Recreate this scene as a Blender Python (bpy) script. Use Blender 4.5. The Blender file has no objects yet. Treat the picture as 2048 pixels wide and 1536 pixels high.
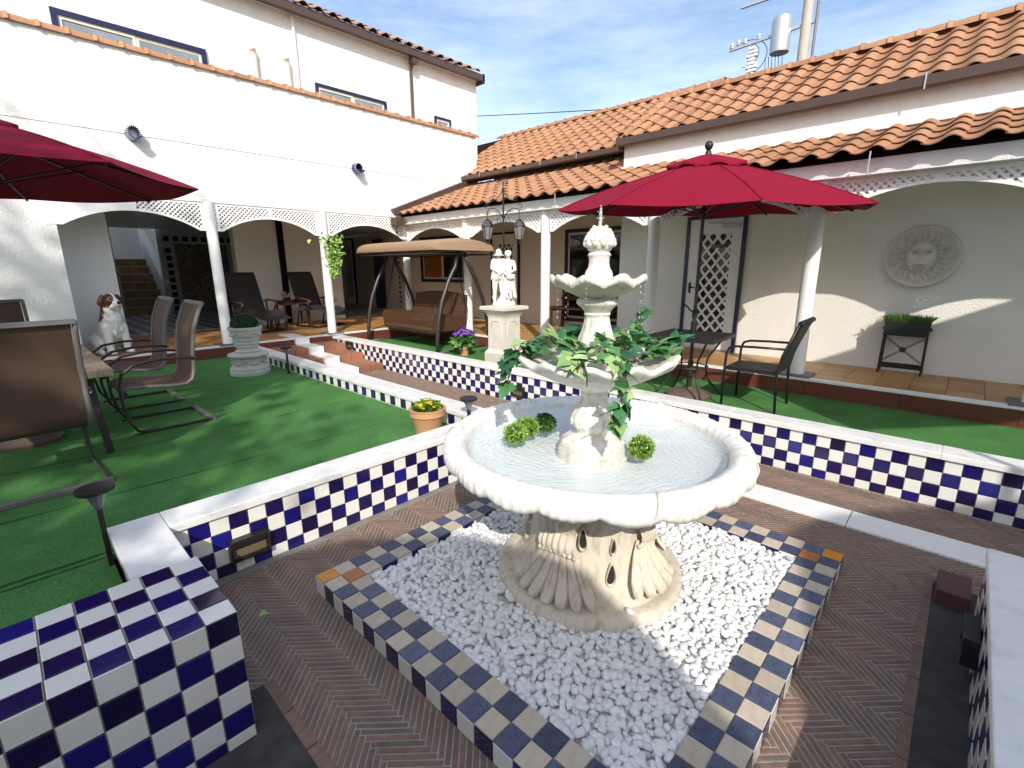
import bpy, bmesh, math, random
import numpy as np
from mathutils import Matrix, Vector
random.seed(7); rng = np.random.default_rng(7)
scene = bpy.context.scene
COL = scene.collection
pi = math.pi; R = math.radians

# ------------------------------------------------------------------ camera, sky, sun, exposure
cam_d = bpy.data.cameras.new('camera'); cam = bpy.data.objects.new('camera', cam_d); COL.objects.link(cam)
cam_d.sensor_width = 36; cam_d.lens = 962.0/2048*36; cam_d.clip_start = .05; cam_d.clip_end = 600
yaw, pit, rol = R(43.33), R(-13.69), R(-.286)
_f = Vector((math.cos(pit)*math.cos(yaw), math.cos(pit)*math.sin(yaw), math.sin(pit)))
_r = Vector((math.sin(yaw), -math.cos(yaw), 0)); _u = _r.cross(_f)
_r2 = _r*math.cos(rol)+_u*math.sin(rol); _u2 = -_r*math.sin(rol)+_u*math.cos(rol)
cam.matrix_world = Matrix(((_r2.x, _u2.x, -_f.x, 0), (_r2.y, _u2.y, -_f.y, 0), (_r2.z, _u2.z, -_f.z, 1.74), (0, 0, 0, 1)))
scene.camera = cam
SUN = Vector((1, 1.12, -1.03)).normalized()          # direction the light travels
w = bpy.data.worlds.new('World'); scene.world = w; w.use_nodes = True
nt = w.node_tree; bg = nt.nodes['Background']
sky = nt.nodes.new('ShaderNodeTexSky'); sky.sky_type = 'NISHITA'; sky.sun_disc = False
sky.sun_elevation = math.asin(-SUN.z); sky.sun_rotation = math.atan2(-SUN.x, -SUN.y) % (2*pi)
sky.air_density = 1.0; sky.dust_density = 2.2; sky.ozone_density = 1.6
tc = nt.nodes.new('ShaderNodeTexCoord'); mp = nt.nodes.new('ShaderNodeMapping'); mp.inputs['Scale'].default_value = (1.6, 1.1, 5.5)
mp.inputs['Rotation'].default_value = (.2, .1, .5)
ns = nt.nodes.new('ShaderNodeTexNoise'); ns.inputs['Scale'].default_value = 2.6; ns.inputs['Detail'].default_value = 7; ns.inputs['Roughness'].default_value = .62
rp = nt.nodes.new('ShaderNodeValToRGB'); rp.color_ramp.elements[0].position = .36; rp.color_ramp.elements[1].position = .80
rp.color_ramp.elements[0].color = (0, 0, 0, 1); rp.color_ramp.elements[1].color = (.42, .42, .42, 1)
mx = nt.nodes.new('ShaderNodeMix'); mx.data_type = 'RGBA'; mx.inputs[7].default_value = (6.6, 6.9, 7.4, 1)
nt.links.new(tc.outputs['Generated'], mp.inputs[0]); nt.links.new(mp.outputs[0], ns.inputs['Vector'])
nt.links.new(ns.outputs[0], rp.inputs[0]); nt.links.new(rp.outputs[0], mx.inputs[0])
nt.links.new(sky.outputs[0], mx.inputs[6]); nt.links.new(mx.outputs[2], bg.inputs[0]); bg.inputs[1].default_value = .15
sun_d = bpy.data.lights.new('sun', 'SUN'); sun_d.energy = 2.8; sun_d.angle = R(.53); sun_d.color = (1, .95, .87)
sun = bpy.data.objects.new('sun', sun_d); COL.objects.link(sun); sun.rotation_euler = SUN.to_track_quat('-Z', 'Y').to_euler(); sun.location = (-8, -9, 12)
scene.view_settings.view_transform = 'Standard'; scene.view_settings.look = 'None'
scene.view_settings.exposure = .66; scene.view_settings.gamma = 1; scene.view_settings.use_curve_mapping = False

# ------------------------------------------------------------------ materials
MATS = {}
def mat(name, col, rough=.6, metal=0, var=0, vscale=6, bump=0, bscale=40, bdist=.01, rand=0, spec=.5, col2=None, c2scale=3, c2lo=.5, c2hi=.65, coat=0, trans=0, emit=None, detail=4, stretch=None, sheen=0, ramp=None, bdetail=3, streak=None):
    m = bpy.data.materials.new(name); m.use_nodes = True; MATS[name] = m
    n = m.node_tree.nodes; L = m.node_tree.links; b = n['Principled BSDF']
    b.inputs['Roughness'].default_value = rough; b.inputs['Metallic'].default_value = metal
    b.inputs['Specular IOR Level'].default_value = spec; b.inputs['Coat Weight'].default_value = coat; b.inputs['Coat Roughness'].default_value = .08
    b.inputs['Transmission Weight'].default_value = trans; b.inputs['Sheen Weight'].default_value = sheen
    t = n.new('ShaderNodeTexCoord'); vec = t.outputs['Object']
    if stretch:
        mp = n.new('ShaderNodeMapping'); mp.inputs['Scale'].default_value = stretch; L.new(vec, mp.inputs[0]); vec = mp.outputs[0]
    def noise(sc, det=4, ro=.55):
        x = n.new('ShaderNodeTexNoise'); x.inputs['Scale'].default_value = sc; x.inputs['Detail'].default_value = det; x.inputs['Roughness'].default_value = ro
        L.new(vec, x.inputs['Vector']); return x.outputs[0]
    def rnd():
        oi = n.new('ShaderNodeObjectInfo'); ge = n.new('ShaderNodeNewGeometry'); a = n.new('ShaderNodeMath'); a.operation = 'ADD'
        L.new(oi.outputs['Random'], a.inputs[0]); L.new(ge.outputs['Random Per Island'], a.inputs[1])
        fr = n.new('ShaderNodeMath'); fr.operation = 'FRACT'; L.new(a.outputs[0], fr.inputs[0]); return fr.outputs[0]
    def mapr(sock, lo, hi, to0, to1):
        x = n.new('ShaderNodeMapRange'); L.new(sock, x.inputs[0])
        for i, v in zip((1, 2, 3, 4), (lo, hi, to0, to1)): x.inputs[i].default_value = v
        return x.outputs[0]
    rgb = n.new('ShaderNodeRGB'); rgb.outputs[0].default_value = (*col, 1); c = rgb.outputs[0]
    if ramp:
        cr = n.new('ShaderNodeValToRGB'); cr.color_ramp.interpolation = 'LINEAR'
        el = cr.color_ramp.elements
        while len(el) < len(ramp): el.new(.5)
        for e, (p, cc) in zip(el, ramp): e.position = p; e.color = (*cc, 1)
        L.new(rnd(), cr.inputs[0]); c = cr.outputs[0]
    if col2:
        x = n.new('ShaderNodeMix'); x.data_type = 'RGBA'; L.new(mapr(noise(c2scale, 5, .6), c2lo, c2hi, 0, 1), x.inputs[0]); L.new(c, x.inputs[6]); x.inputs[7].default_value = (*col2, 1); c = x.outputs[2]
    if var or rand:
        val = None
        if var: val = mapr(noise(vscale, detail), .25, .75, 1-var, 1+var)
        if rand:
            v2 = mapr(rnd(), 0, 1, 1-rand, 1+rand)
            if val is None: val = v2
            else:
                q = n.new('ShaderNodeMath'); q.operation = 'MULTIPLY'; L.new(val, q.inputs[0]); L.new(v2, q.inputs[1]); val = q.outputs[0]
        x = n.new('ShaderNodeVectorMath'); x.operation = 'SCALE'; L.new(c, x.inputs[0]); L.new(val, x.inputs['Scale']); c = x.outputs[0]
    if streak:
        mq = n.new('ShaderNodeMapping'); mq.inputs['Scale'].default_value = streak[1]; L.new(t.outputs['Object'], mq.inputs[0])
        nq = n.new('ShaderNodeTexNoise'); nq.inputs['Scale'].default_value = 1; nq.inputs['Detail'].default_value = 6; nq.inputs['Roughness'].default_value = .65; L.new(mq.outputs[0], nq.inputs['Vector'])
        x = n.new('ShaderNodeMix'); x.data_type = 'RGBA'; L.new(mapr(nq.outputs[0], streak[2], streak[3], 0, streak[4]), x.inputs[0]); L.new(c, x.inputs[6]); x.inputs[7].default_value = (*streak[0], 1); c = x.outputs[2]
    L.new(c, b.inputs['Base Color'])
    if bump:
        bp_ = n.new('ShaderNodeBump'); bp_.inputs['Strength'].default_value = bump; bp_.inputs['Distance'].default_value = bdist
        L.new(noise(bscale, bdetail), bp_.inputs['Height']); L.new(bp_.outputs[0], b.inputs['Normal'])
    if emit: b.inputs['Emission Color'].default_value = (*emit[:3], 1); b.inputs['Emission Strength'].default_value = emit[3]
    return m
STUCCO = mat('white_stucco', (.77, .76, .735), .85, var=.03, vscale=1.3, bump=.5, bscale=42, bdist=.016, streak=((.55, .53, .48), (2.6, 2.6, .35), .52, .85, .55))
STUCCOW = mat('cream_stucco', (.82, .79, .725), .85, var=.03, vscale=1.3, bump=.6, bscale=45, bdist=.012, streak=((.60, .55, .46), (2.6, 2.6, .35), .55, .85, .4))
STUCCO2 = mat('beige_stucco', (.74, .655, .54), .85, var=.03, vscale=1.0, bump=.3, bscale=60, bdist=.006)
WPAINT = mat('white_paint', (.84, .83, .80), .45, var=.03, vscale=5)
COLPAINT = mat('column_paint', (.84, .83, .81), .35, var=.03, vscale=4, bump=.1, bscale=9)
NAVY = mat('navy_frame', (.012, .014, .06), .35)
CREAM = mat('cream_sash', (.70, .66, .55), .4, var=.04)
BROWN = mat('brown_gutter', (.075, .045, .035), .4, var=.1, vscale=4)
DARKWOOD_SHADE = mat('dark_wood_shade', (.010, .008, .007), .9, spec=.1)  # dark wood, taken near black for the deep shadow under the eave
def ramp_mat(name, rmp, **k): return mat(name, (1, 1, 1), ramp=rmp, **k)
BLUE = ramp_mat('cobalt_glaze', [(0, (.008, .005, .036)), (.35, (.012, .005, .065)), (.7, (.010, .006, .10)), (.92, (.009, .008, .15)), (1, (.01, .012, .20))], rough=.16, coat=.5, var=.12, vscale=30, bump=.05, bscale=22)
WHITET = ramp_mat('white_glaze', [(0, (.80, .77, .70)), (.5, (.82, .80, .745)), (1, (.77, .73, .64))], rough=.18, coat=.4, var=.03, vscale=20, bump=.05, bscale=18)
GROUT = mat('grout', (.30, .275, .23), .9, var=.15, vscale=20, bump=.3, bscale=90)
SLATE = mat('slate_blue_tile', (.075, .09, .15), .5, var=.25, vscale=22, rand=.3, col2=(.02, .022, .04), c2scale=70, c2lo=.62, c2hi=.66, bump=.15, bscale=60)
BEIGE = mat('beige_tile', (.50, .43, .33), .55, var=.12, vscale=25, rand=.12, bump=.15, bscale=70)
ORANGE = mat('orange_tile', (.62, .25, .02), .3, var=.15, vscale=25)
RUST = mat('rust_tile', (.40, .15, .045), .4, var=.15, vscale=25)
MARBLE = mat('marble', (.78, .77, .74), .38, var=.05, vscale=4, col2=(.55, .56, .57), c2scale=7, c2lo=.52, c2hi=.75, stretch=(1, 1, 3), bump=.06, bscale=60)
MARBLE2 = mat('rough_marble', (.80, .79, .77), .5, var=.05, vscale=9, bump=.35, bscale=55, bdist=.006)
BRICK = ramp_mat('paver_brick', [(0, (.205, .118, .085)), (.3, (.23, .138, .098)), (.55, (.195, .118, .088)), (.8, (.17, .115, .09)), (1, (.15, .112, .093))], rough=.75, var=.25, vscale=28, bump=.35, bscale=80, bdist=.004)
BRICKRED = ramp_mat('step_brick', [(0, (.26, .10, .055)), (.5, (.34, .15, .085)), (1, (.22, .10, .06))], rough=.75, var=.2, vscale=18, bump=.3, bscale=70)
MORTAR = mat('mortar', (.33, .29, .245), .95, var=.2, vscale=14, bump=.5, bscale=80)
CONCRETE = mat('concrete', (.22, .205, .185), .9, var=.2, vscale=8, bump=.4, bscale=60)
GRANITE = mat('red_granite', (.15, .045, .032), .3, var=.5, vscale=90, rand=.1)
OCHRE = ramp_mat('ochre_tile', [(0, (.40, .21, .075)), (.5, (.46, .26, .10)), (1, (.34, .17, .06))], rough=.45, var=.15, vscale=14)
TURF = mat('green_turf', (.125, .31, .095), .95, col2=(.05, .17, .045), c2scale=170, c2lo=.42, c2hi=.62, var=.22, vscale=2.2, bump=1.0, bscale=260, bdist=.012, detail=8, spec=.05)
DIRT = mat('dirt', (.055, .05, .045), .95, var=.4, vscale=12, bump=.6, bscale=50)
TERRA = ramp_mat('terracotta_roof', [(0, (.34, .165, .082)), (.5, (.39, .205, .108)), (1, (.30, .145, .075))], rough=.75, var=.14, vscale=9, bump=.2, bscale=70)
PEBBLE = ramp_mat('white_pebble', [(0, (.74, .74, .73)), (.7, (.82, .82, .81)), (.94, (.85, .84, .82)), (1, (.55, .57, .55))], rough=.6, var=.06, vscale=60, bump=.15, bscale=90, bdist=.003)
CAST = mat('cast_stone', (.76, .72, .64), .8, var=.10, vscale=9, col2=(.55, .49, .38), c2scale=5, c2lo=.56, c2hi=.8, bump=.3, bscale=70, bdist=.006, streak=((.33, .28, .19), (26, 26, 7), .50, .74, 0.75))
CASTW = mat('cast_stone_white', (.82, .80, .75), .75, var=.05, vscale=14, col2=(.66, .60, .49), c2scale=6, c2lo=.58, c2hi=.85, bump=.3, bscale=60, bdist=.006, streak=((.33, .28, .19), (26, 26, 7), .50, .74, 0.55))
BASEST = mat('cast_stone_base', (.66, .59, .48), .8, var=.12, vscale=8, col2=(.47, .40, .30), c2scale=4, c2lo=.5, c2hi=.75, bump=.3, bscale=60, bdist=.006, streak=((.33, .28, .19), (26, 26, 7), .50, .74, 0.8))
URNST = mat('urn_stone', (.52, .51, .48), .85, var=.10, vscale=14, bump=.5, bscale=45, bdist=.008)
STATUE = mat('statue_stone', (.70, .67, .61), .75, var=.06, vscale=20, bump=.25, bscale=60, bdist=.005)
RED = mat('crimson_canvas', (.22, .005, .024), .9, var=.06, vscale=4, bump=.5, bscale=7, bdist=.03, spec=.15)
BLACKM = mat('black_metal', (.012, .012, .013), .42, var=.2, vscale=20)
DBROWN = mat('brown_metal', (.035, .026, .023), .38, var=.15, vscale=10)
POLEB = mat('bronze_pole', (.05, .035, .028), .35)
GREYM = mat('grey_metal', (.16, .145, .14), .45, var=.15, vscale=12)
SLING = mat('brown_sling', (.095, .052, .034), .75, var=.25, vscale=160, bump=.4, bscale=400, bdist=.002)
SLINGD = mat('dark_sling', (.025, .021, .02), .75, var=.2, vscale=160)
WICK = mat('brown_wicker', (.11, .052, .024), .55, var=.5, vscale=60)
WICKB = mat('black_wicker', (.018, .016, .016), .5, var=.4, vscale=80)
CANOPY = mat('tan_canopy', (.33, .215, .135), .8, var=.05, vscale=3, bump=.2, bscale=300, bdist=.002)
OLDWOOD = mat('weathered_wood', (.30, .23, .17), .75, var=.35, vscale=7, stretch=(9, 1, 4), bump=.3, bscale=12, rand=.12)
BENCHW = mat('bench_wood', (.085, .035, .02), .5, var=.3, vscale=8, stretch=(6, 1, 6))
TPOT = mat('terracotta_pot', (.58, .30, .155), .75, var=.08, vscale=8)
SOIL = mat('soil', (.03, .022, .015), .95)
LEAFG = mat('ivy_leaf', (1, 1, 1), .38, ramp=[(0, (.025, .10, .045)), (.35, (.05, .19, .07)), (.6, (.13, .29, .09)), (.85, (.28, .42, .15)), (1, (.42, .52, .26))], var=.35, vscale=40)
LEAFL = mat('pale_leaf', (1, 1, 1), .5, ramp=[(0, (.16, .32, .05)), (.5, (.27, .45, .08)), (1, (.38, .53, .16))])
LEAFD = mat('box_leaf', (1, 1, 1), .5, ramp=[(0, (.008, .03, .008)), (.6, (.02, .07, .015)), (1, (.05, .13, .03))])
LEAFM = mat('plant_leaf', (1, 1, 1), .5, ramp=[(0, (.03, .10, .015)), (.6, (.07, .19, .03)), (1, (.15, .28, .05))])
LEAFB = mat('topiary_leaf', (1, 1, 1), .5, ramp=[(0, (.08, .17, .02)), (.5, (.19, .33, .045)), (1, (.32, .47, .10))])
STEM = mat('stem', (.16, .13, .05), .7)
YEL = mat('yellow_petal', (1, 1, 1), .55, ramp=[(0, (.75, .36, .01)), (.4, (.80, .52, .015)), (1, (.82, .62, .03))])
PUR = mat('purple_petal', (1, 1, 1), .55, ramp=[(0, (.09, .015, .22)), (.6, (.17, .03, .36)), (1, (.34, .12, .50))])
WATER = None
GLASSD = mat('dark_glass', (.012, .011, .010), .06, spec=.8)
GLASSG = mat('grey_glass', (.22, .25, .26), .12, spec=.8, var=.2, vscale=5)
AMBER = mat('amber_curtain', (.30, .10, .02), .5, var=.2, vscale=4)
LAMPGL = mat('frosted_glass', (.62, .60, .54), .2, spec=.7)
INKBLU = mat('ornament_blue', (.010, .018, .12), .25, coat=.4)
BLACKT = mat('black_tile', (.012, .011, .012), .3)
POLEC = mat('pole_concrete', (.46, .41, .35), .8, var=.1)
INSUL = mat('insulator', (.75, .76, .76), .25)
CHROME = mat('galvanised', (.55, .56, .57), .4, metal=.6)
def water_mat():
    m = bpy.data.materials.new('pool_water'); m.use_nodes = True; n = m.node_tree.nodes; L = m.node_tree.links
    n.remove(n['Principled BSDF']); out = n['Material Output']
    tr = n.new('ShaderNodeBsdfTransparent'); tr.inputs[0].default_value = (.97, .99, .99, 1)
    gl = n.new('ShaderNodeBsdfGlossy'); gl.inputs['Roughness'].default_value = .02
    fr = n.new('ShaderNodeLayerWeight')
    t = n.new('ShaderNodeTexCoord'); mp = n.new('ShaderNodeMapping'); mp.inputs['Location'].default_value = (-2.04+.22, -1.34-.06, 0)
    L.new(t.outputs['Object'], mp.inputs[0])
    wv = n.new('ShaderNodeTexWave'); wv.wave_type = 'RINGS'; wv.rings_direction = 'Z'; wv.inputs['Scale'].default_value = 9; wv.inputs['Distortion'].default_value = 9; wv.inputs['Detail'].default_value = 2; wv.inputs['Detail Scale'].default_value = 1.4
    L.new(mp.outputs[0], wv.inputs['Vector'])
    ns = n.new('ShaderNodeTexNoise'); ns.inputs['Scale'].default_value = 14; L.new(t.outputs['Object'], ns.inputs['Vector'])
    ad = n.new('ShaderNodeMath'); ad.operation = 'ADD'; L.new(wv.outputs[1], ad.inputs[0]); L.new(ns.outputs[0], ad.inputs[1])
    bp_ = n.new('ShaderNodeBump'); bp_.inputs['Strength'].default_value = .24; bp_.inputs['Distance'].default_value = .010; L.new(ad.outputs[0], bp_.inputs['Height'])
    L.new(bp_.outputs[0], gl.inputs['Normal']); L.new(bp_.outputs[0], fr.inputs['Normal'])
    pw = n.new('ShaderNodeMath'); pw.operation = 'POWER'; L.new(fr.outputs['Facing'], pw.inputs[0]); pw.inputs[1].default_value = 4; ml = n.new('ShaderNodeMath'); ml.operation = 'MULTIPLY_ADD'; L.new(pw.outputs[0], ml.inputs[0]); ml.inputs[1].default_value = .9; ml.inputs[2].default_value = .05
    mx = n.new('ShaderNodeMixShader'); L.new(ml.outputs[0], mx.inputs[0]); L.new(tr.outputs[0], mx.inputs[1]); L.new(gl.outputs[0], mx.inputs[2]); L.new(mx.outputs[0], out.inputs[0])
    return m
WATER = water_mat()
def checker_mat():
    m = mat('grey_checker_floor', (.3, .3, .3), .35); n = m.node_tree.nodes; L = m.node_tree.links; b = n['Principled BSDF']
    t = n.new('ShaderNodeTexCoord'); mp = n.new('ShaderNodeMapping'); mp.inputs['Rotation'].default_value = (0, 0, pi/4); L.new(t.outputs['Object'], mp.inputs[0])
    ck = n.new('ShaderNodeTexChecker'); ck.inputs['Scale'].default_value = 5; ck.inputs[1].default_value = (.60, .62, .65, 1); ck.inputs[2].default_value = (.07, .07, .085, 1)
    L.new(mp.outputs[0], ck.inputs[0]); L.new(ck.outputs[0], b.inputs['Base Color']); return m
CHECK = checker_mat()
def wicker_bump(m, sx, sy):
    n = m.node_tree.nodes; L = m.node_tree.links; b = n['Principled BSDF']
    t = n.new('ShaderNodeTexCoord'); br = n.new('ShaderNodeTexBrick'); br.inputs['Scale'].default_value = 1
    br.inputs['Brick Width'].default_value = sx; br.inputs['Row Height'].default_value = sy; br.inputs['Mortar Size'].default_value = sy*.18; br.inputs['Mortar Smooth'].default_value = .8
    br.inputs[1].default_value = (1, 1, 1, 1); br.inputs[2].default_value = (.6, .6, .6, 1); br.inputs[3].default_value = (0.1, .1, .1, 1)
    cb = n.new('ShaderNodeSeparateXYZ'); L.new(t.outputs['Object'], cb.inputs[0]); ad = n.new('ShaderNodeMath'); ad.operation = 'ADD'
    cm = n.new('ShaderNodeCombineXYZ'); L.new(cb.outputs[0], ad.inputs[0]); L.new(cb.outputs[2], ad.inputs[1]); L.new(cb.outputs[1], cm.inputs[0]); L.new(ad.outputs[0], cm.inputs[1]); L.new(cm.outputs[0], br.inputs['Vector'])
    bp_ = n.new('ShaderNodeBump'); bp_.inputs['Strength'].default_value = .9; bp_.inputs['Distance'].default_value = .01; L.new(br.outputs[0], bp_.inputs['Height']); L.new(bp_.outputs[0], b.inputs['Normal'])
    lk = [l for l in L if l.to_socket == b.inputs['Base Color']][0]; src = lk.from_socket
    x = n.new('ShaderNodeMix'); x.data_type = 'RGBA'; x.blend_type = 'MULTIPLY'; x.inputs[0].default_value = .75; L.new(src, x.inputs[6]); L.new(br.outputs[0], x.inputs[7]); L.new(x.outputs[2], b.inputs['Base Color'])
wicker_bump(WICK, .10, .05); wicker_bump(WICKB, .03, .014)

# ------------------------------------------------------------------ helpers
WM = {}
I4 = Matrix.Identity(4)
def link(o, parent=None, world=True, M=None):
    COL.objects.link(o)
    if M is not None: o.matrix_basis = M
    base = M if M is not None else I4
    if parent:
        o.parent = parent
        if world: o.matrix_parent_inverse = WM[parent.name].inverted(); WM[o.name] = base.copy()
        else: WM[o.name] = WM[parent.name] @ base
    else: WM[o.name] = base.copy()
    return o
def tag(o, label=None, cat=None, group=None, kind=None):
    if label: o['label'] = label
    if cat: o['category'] = cat
    if group: o['group'] = group
    if kind: o['kind'] = kind
    return o
def thing(name, label, cat, loc=(0, 0, 0), rz=0, group=None):
    o = bpy.data.objects.new(name, None); o.empty_display_size = .1
    M = Matrix.Translation(loc) @ Matrix.Rotation(rz, 4, 'Z'); link(o, None, M=M); return tag(o, label, cat, group)
class MB:
    def __init__(s): s.v = []; s.f = []
    def add(s, v, f):
        k = len(s.v); s.v += [tuple(p) for p in v]; s.f += [tuple(i+k for i in q) for q in f]; return s
    def box(s, x0, x1, y0, y1, z0, z1, b=0):
        if b <= 0:
            return s.add([(x0, y0, z0), (x1, y0, z0), (x1, y1, z0), (x0, y1, z0), (x0, y0, z1), (x1, y0, z1), (x1, y1, z1), (x0, y1, z1)],
                         [(3, 2, 1, 0), (4, 5, 6, 7), (0, 1, 5, 4), (1, 2, 6, 5), (2, 3, 7, 6), (3, 0, 4, 7)])
        bm = bmesh.new(); M = Matrix.Translation(((x0+x1)/2, (y0+y1)/2, (z0+z1)/2)) @ Matrix.Diagonal((x1-x0, y1-y0, z1-z0, 1))
        bmesh.ops.create_cube(bm, size=1, matrix=M); bmesh.ops.bevel(bm, geom=bm.edges[:], offset=b, segments=2, affect='EDGES', profile=.5)
        bm.verts.index_update(); s.add([v.co[:] for v in bm.verts], [[v.index for v in f.verts] for f in bm.faces]); bm.free(); return s
    def obox(s, M, sx, sy, sz):
        P = [M @ Vector((a*sx/2, b*sy/2, c*sz/2)) for c in (-1, 1) for a, b in ((-1, -1), (1, -1), (1, 1), (-1, 1))]
        return s.add(P, [(3, 2, 1, 0), (4, 5, 6, 7), (0, 1, 5, 4), (1, 2, 6, 5), (2, 3, 7, 6), (3, 0, 4, 7)])
    def bar(s, a, b, w, h, up=(0, 0, 1)):
        a = Vector(a); b = Vector(b); d = b-a; L = d.length; x = d/L; up = Vector(up)
        if abs(x.dot(up)) > .98: up = Vector((1, 0, 0))
        y = up.cross(x).normalized(); z = x.cross(y); c = (a+b)/2
        M = Matrix(((x.x, y.x, z.x, c.x), (x.y, y.y, z.y, c.y), (x.z, y.z, z.z, c.z), (0, 0, 0, 1))); return s.obox(M, L, w, h)
    def tube(s, pts, r, seg=8, caps=True, close=False, flat=None):
        pts = [Vector(p) for p in pts]; n = len(pts); rr = r if hasattr(r, '__len__') else [r]*n
        prev = None; k = len(s.v); 
        for i, p in enumerate(pts):
            a = pts[(i-1) % n] if (i > 0 or close) else p; b = pts[(i+1) % n] if (i < n-1 or close) else p
            t = (b-a).normalized()
            if prev is None: u = t.orthogonal().normalized() if abs(t.z) > .9 else Vector((0, 0, 1)).cross(t).normalized()
            else: u = (prev - t*prev.dot(t)).normalized()
            prev = u; v = t.cross(u)
            for j in range(seg):
                a_ = 2*pi*j/seg; f1 = 1; f2 = 1
                if flat: f1, f2 = flat
                s.v.append(tuple(p + u*(math.cos(a_)*rr[i]*f1) + v*(math.sin(a_)*rr[i]*f2)))
        m = n if close else n-1
        for i in range(m):
            i2 = (i+1) % n
            for j in range(seg):
                j2 = (j+1) % seg; s.f.append((k+i*seg+j, k+i*seg+j2, k+i2*seg+j2, k+i2*seg+j))
        if caps and not close:
            s.f.append(tuple(k+j for j in reversed(range(seg)))); s.f.append(tuple(k+(n-1)*seg+j for j in range(seg)))
        return s
    def lathe(s, prof, seg=32, c=(0, 0, 0), fr=None, fz=None, a0=0, a1=2*pi):
        full = abs(a1-a0-2*pi) < 1e-6; m = seg if full else seg+1; k = len(s.v)
        for i, (r, z) in enumerate(prof):
            for j in range(m):
                a = a0+(a1-a0)*j/seg; r2 = r+(fr(a, i, r, z) if fr else 0); z2 = z+(fz(a, i, r, z) if fz else 0)
                s.v.append((c[0]+r2*math.cos(a), c[1]+r2*math.sin(a), c[2]+z2))
        for i in range(len(prof)-1):
            for j in range(seg):
                j2 = (j+1) % m; s.f.append((k+i*m+j, k+i*m+j2, k+(i+1)*m+j2, k+(i+1)*m+j))
        return s
    def disc(s, r, z, seg=32, c=(0, 0)):
        k = len(s.v); s.v += [(c[0]+r*math.cos(2*pi*j/seg), c[1]+r*math.sin(2*pi*j/seg), z) for j in range(seg)]; s.f.append(tuple(range(k, k+seg))); return s
    def sphere(s, c, r, seg=12, rings=8, sc=(1, 1, 1)):
        k = len(s.v); c = Vector(c)
        s.v.append((c.x, c.y, c.z-r*sc[2]))
        for i in range(1, rings):
            t = -pi/2+pi*i/rings
            for j in range(seg): a = 2*pi*j/seg; s.v.append((c.x+r*sc[0]*math.cos(t)*math.cos(a), c.y+r*sc[1]*math.cos(t)*math.sin(a), c.z+r*sc[2]*math.sin(t)))
        s.v.append((c.x, c.y, c.z+r*sc[2])); e = len(s.v)-1
        for j in range(seg):
            j2 = (j+1) % seg; s.f.append((k, k+1+j2, k+1+j)); s.f.append((e, e-seg+j, e-seg+j2))
            for i in range(rings-2): q = k+1+i*seg; s.f.append((q+j, q+j2, q+seg+j2, q+seg+j))
        return s
    def prism(s, poly, axis, a0, a1):
        """poly: 2D outline; extruded along axis 'x','y','z' from a0 to a1"""
        n = len(poly); k = len(s.v)
        def P(p, a): return {'x': (a, p[0], p[1]), 'y': (p[0], a, p[1]), 'z': (p[0], p[1], a)}[axis]
        s.v += [P(p, a0) for p in poly]+[P(p, a1) for p in poly]
        s.f.append(tuple(k+i for i in reversed(range(n)))); s.f.append(tuple(k+n+i for i in range(n)))
        for i in range(n): j = (i+1) % n; s.f.append((k+i, k+j, k+n+j, k+n+i))
        return s
    def mesh(s, name, m, smooth=False, fix=False):
        me = bpy.data.meshes.new(name); me.from_pydata(s.v, [], s.f)
        if fix:
            bm = bmesh.new(); bm.from_mesh(me); bmesh.ops.recalc_face_normals(bm, faces=bm.faces); bm.to_mesh(me); bm.free()
        if m: me.materials.append(m)
        if smooth:
            me.polygons.foreach_set('use_smooth', [True]*len(me.polygons))
            if smooth != 'all': me.set_sharp_from_angle(angle=R(smooth if smooth > 1 else 40))
        return me
    def build(s, name, m, parent=None, world=True, smooth=False, fix=False, M=None):
        return link(bpy.data.objects.new(name, s.mesh(name, m, smooth, fix)), parent, world, M)
def inst(me, name, parent, M, world=True): return link(bpy.data.objects.new(name, me), parent, world, M)
def struct(o): o['kind'] = 'structure'; return o
def copy_tree(o, parent=None, M=None):
    c = o.copy(); COL.objects.link(c); c.parent = parent
    if M is not None: c.matrix_basis = M
    WM[c.name] = (WM[parent.name] if parent else I4) @ c.matrix_basis
    for ch in list(o.children): copy_tree(ch, c)
    return c
def frameM(o, u, v, n, su=1, sv=1, sn=1):
    return Matrix(((u[0]*su, v[0]*sv, n[0]*sn, o[0]), (u[1]*su, v[1]*sv, n[1]*sn, o[1]), (u[2]*su, v[2]*sv, n[2]*sn, o[2]), (0, 0, 0, 1)))
def tile_mesh(name, m, s=.0958, t=.006, b=.0025):
    a = s/2; c = a-b
    v = [(-a, -a, 0), (a, -a, 0), (a, a, 0), (-a, a, 0), (-a, -a, t-b*.6), (a, -a, t-b*.6), (a, a, t-b*.6), (-a, a, t-b*.6), (-c, -c, t), (c, -c, t), (c, c, t), (-c, c, t)]
    f = [(0, 1, 5, 4), (1, 2, 6, 5), (2, 3, 7, 6), (3, 0, 4, 7), (4, 5, 9, 8), (5, 6, 10, 9), (6, 7, 11, 10), (7, 4, 8, 11), (8, 9, 10, 11)]
    return MB().add(v, f).mesh(name, m)
TB = tile_mesh('blue_tile', BLUE); TW = tile_mesh('white_tile', WHITET)
TS = tile_mesh('slate_tile', SLATE); TBE = tile_mesh('beige_tile', BEIGE); TOR = tile_mesh('orange_tile', ORANGE); TRU = tile_mesh('rust_tile', RUST)
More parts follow.
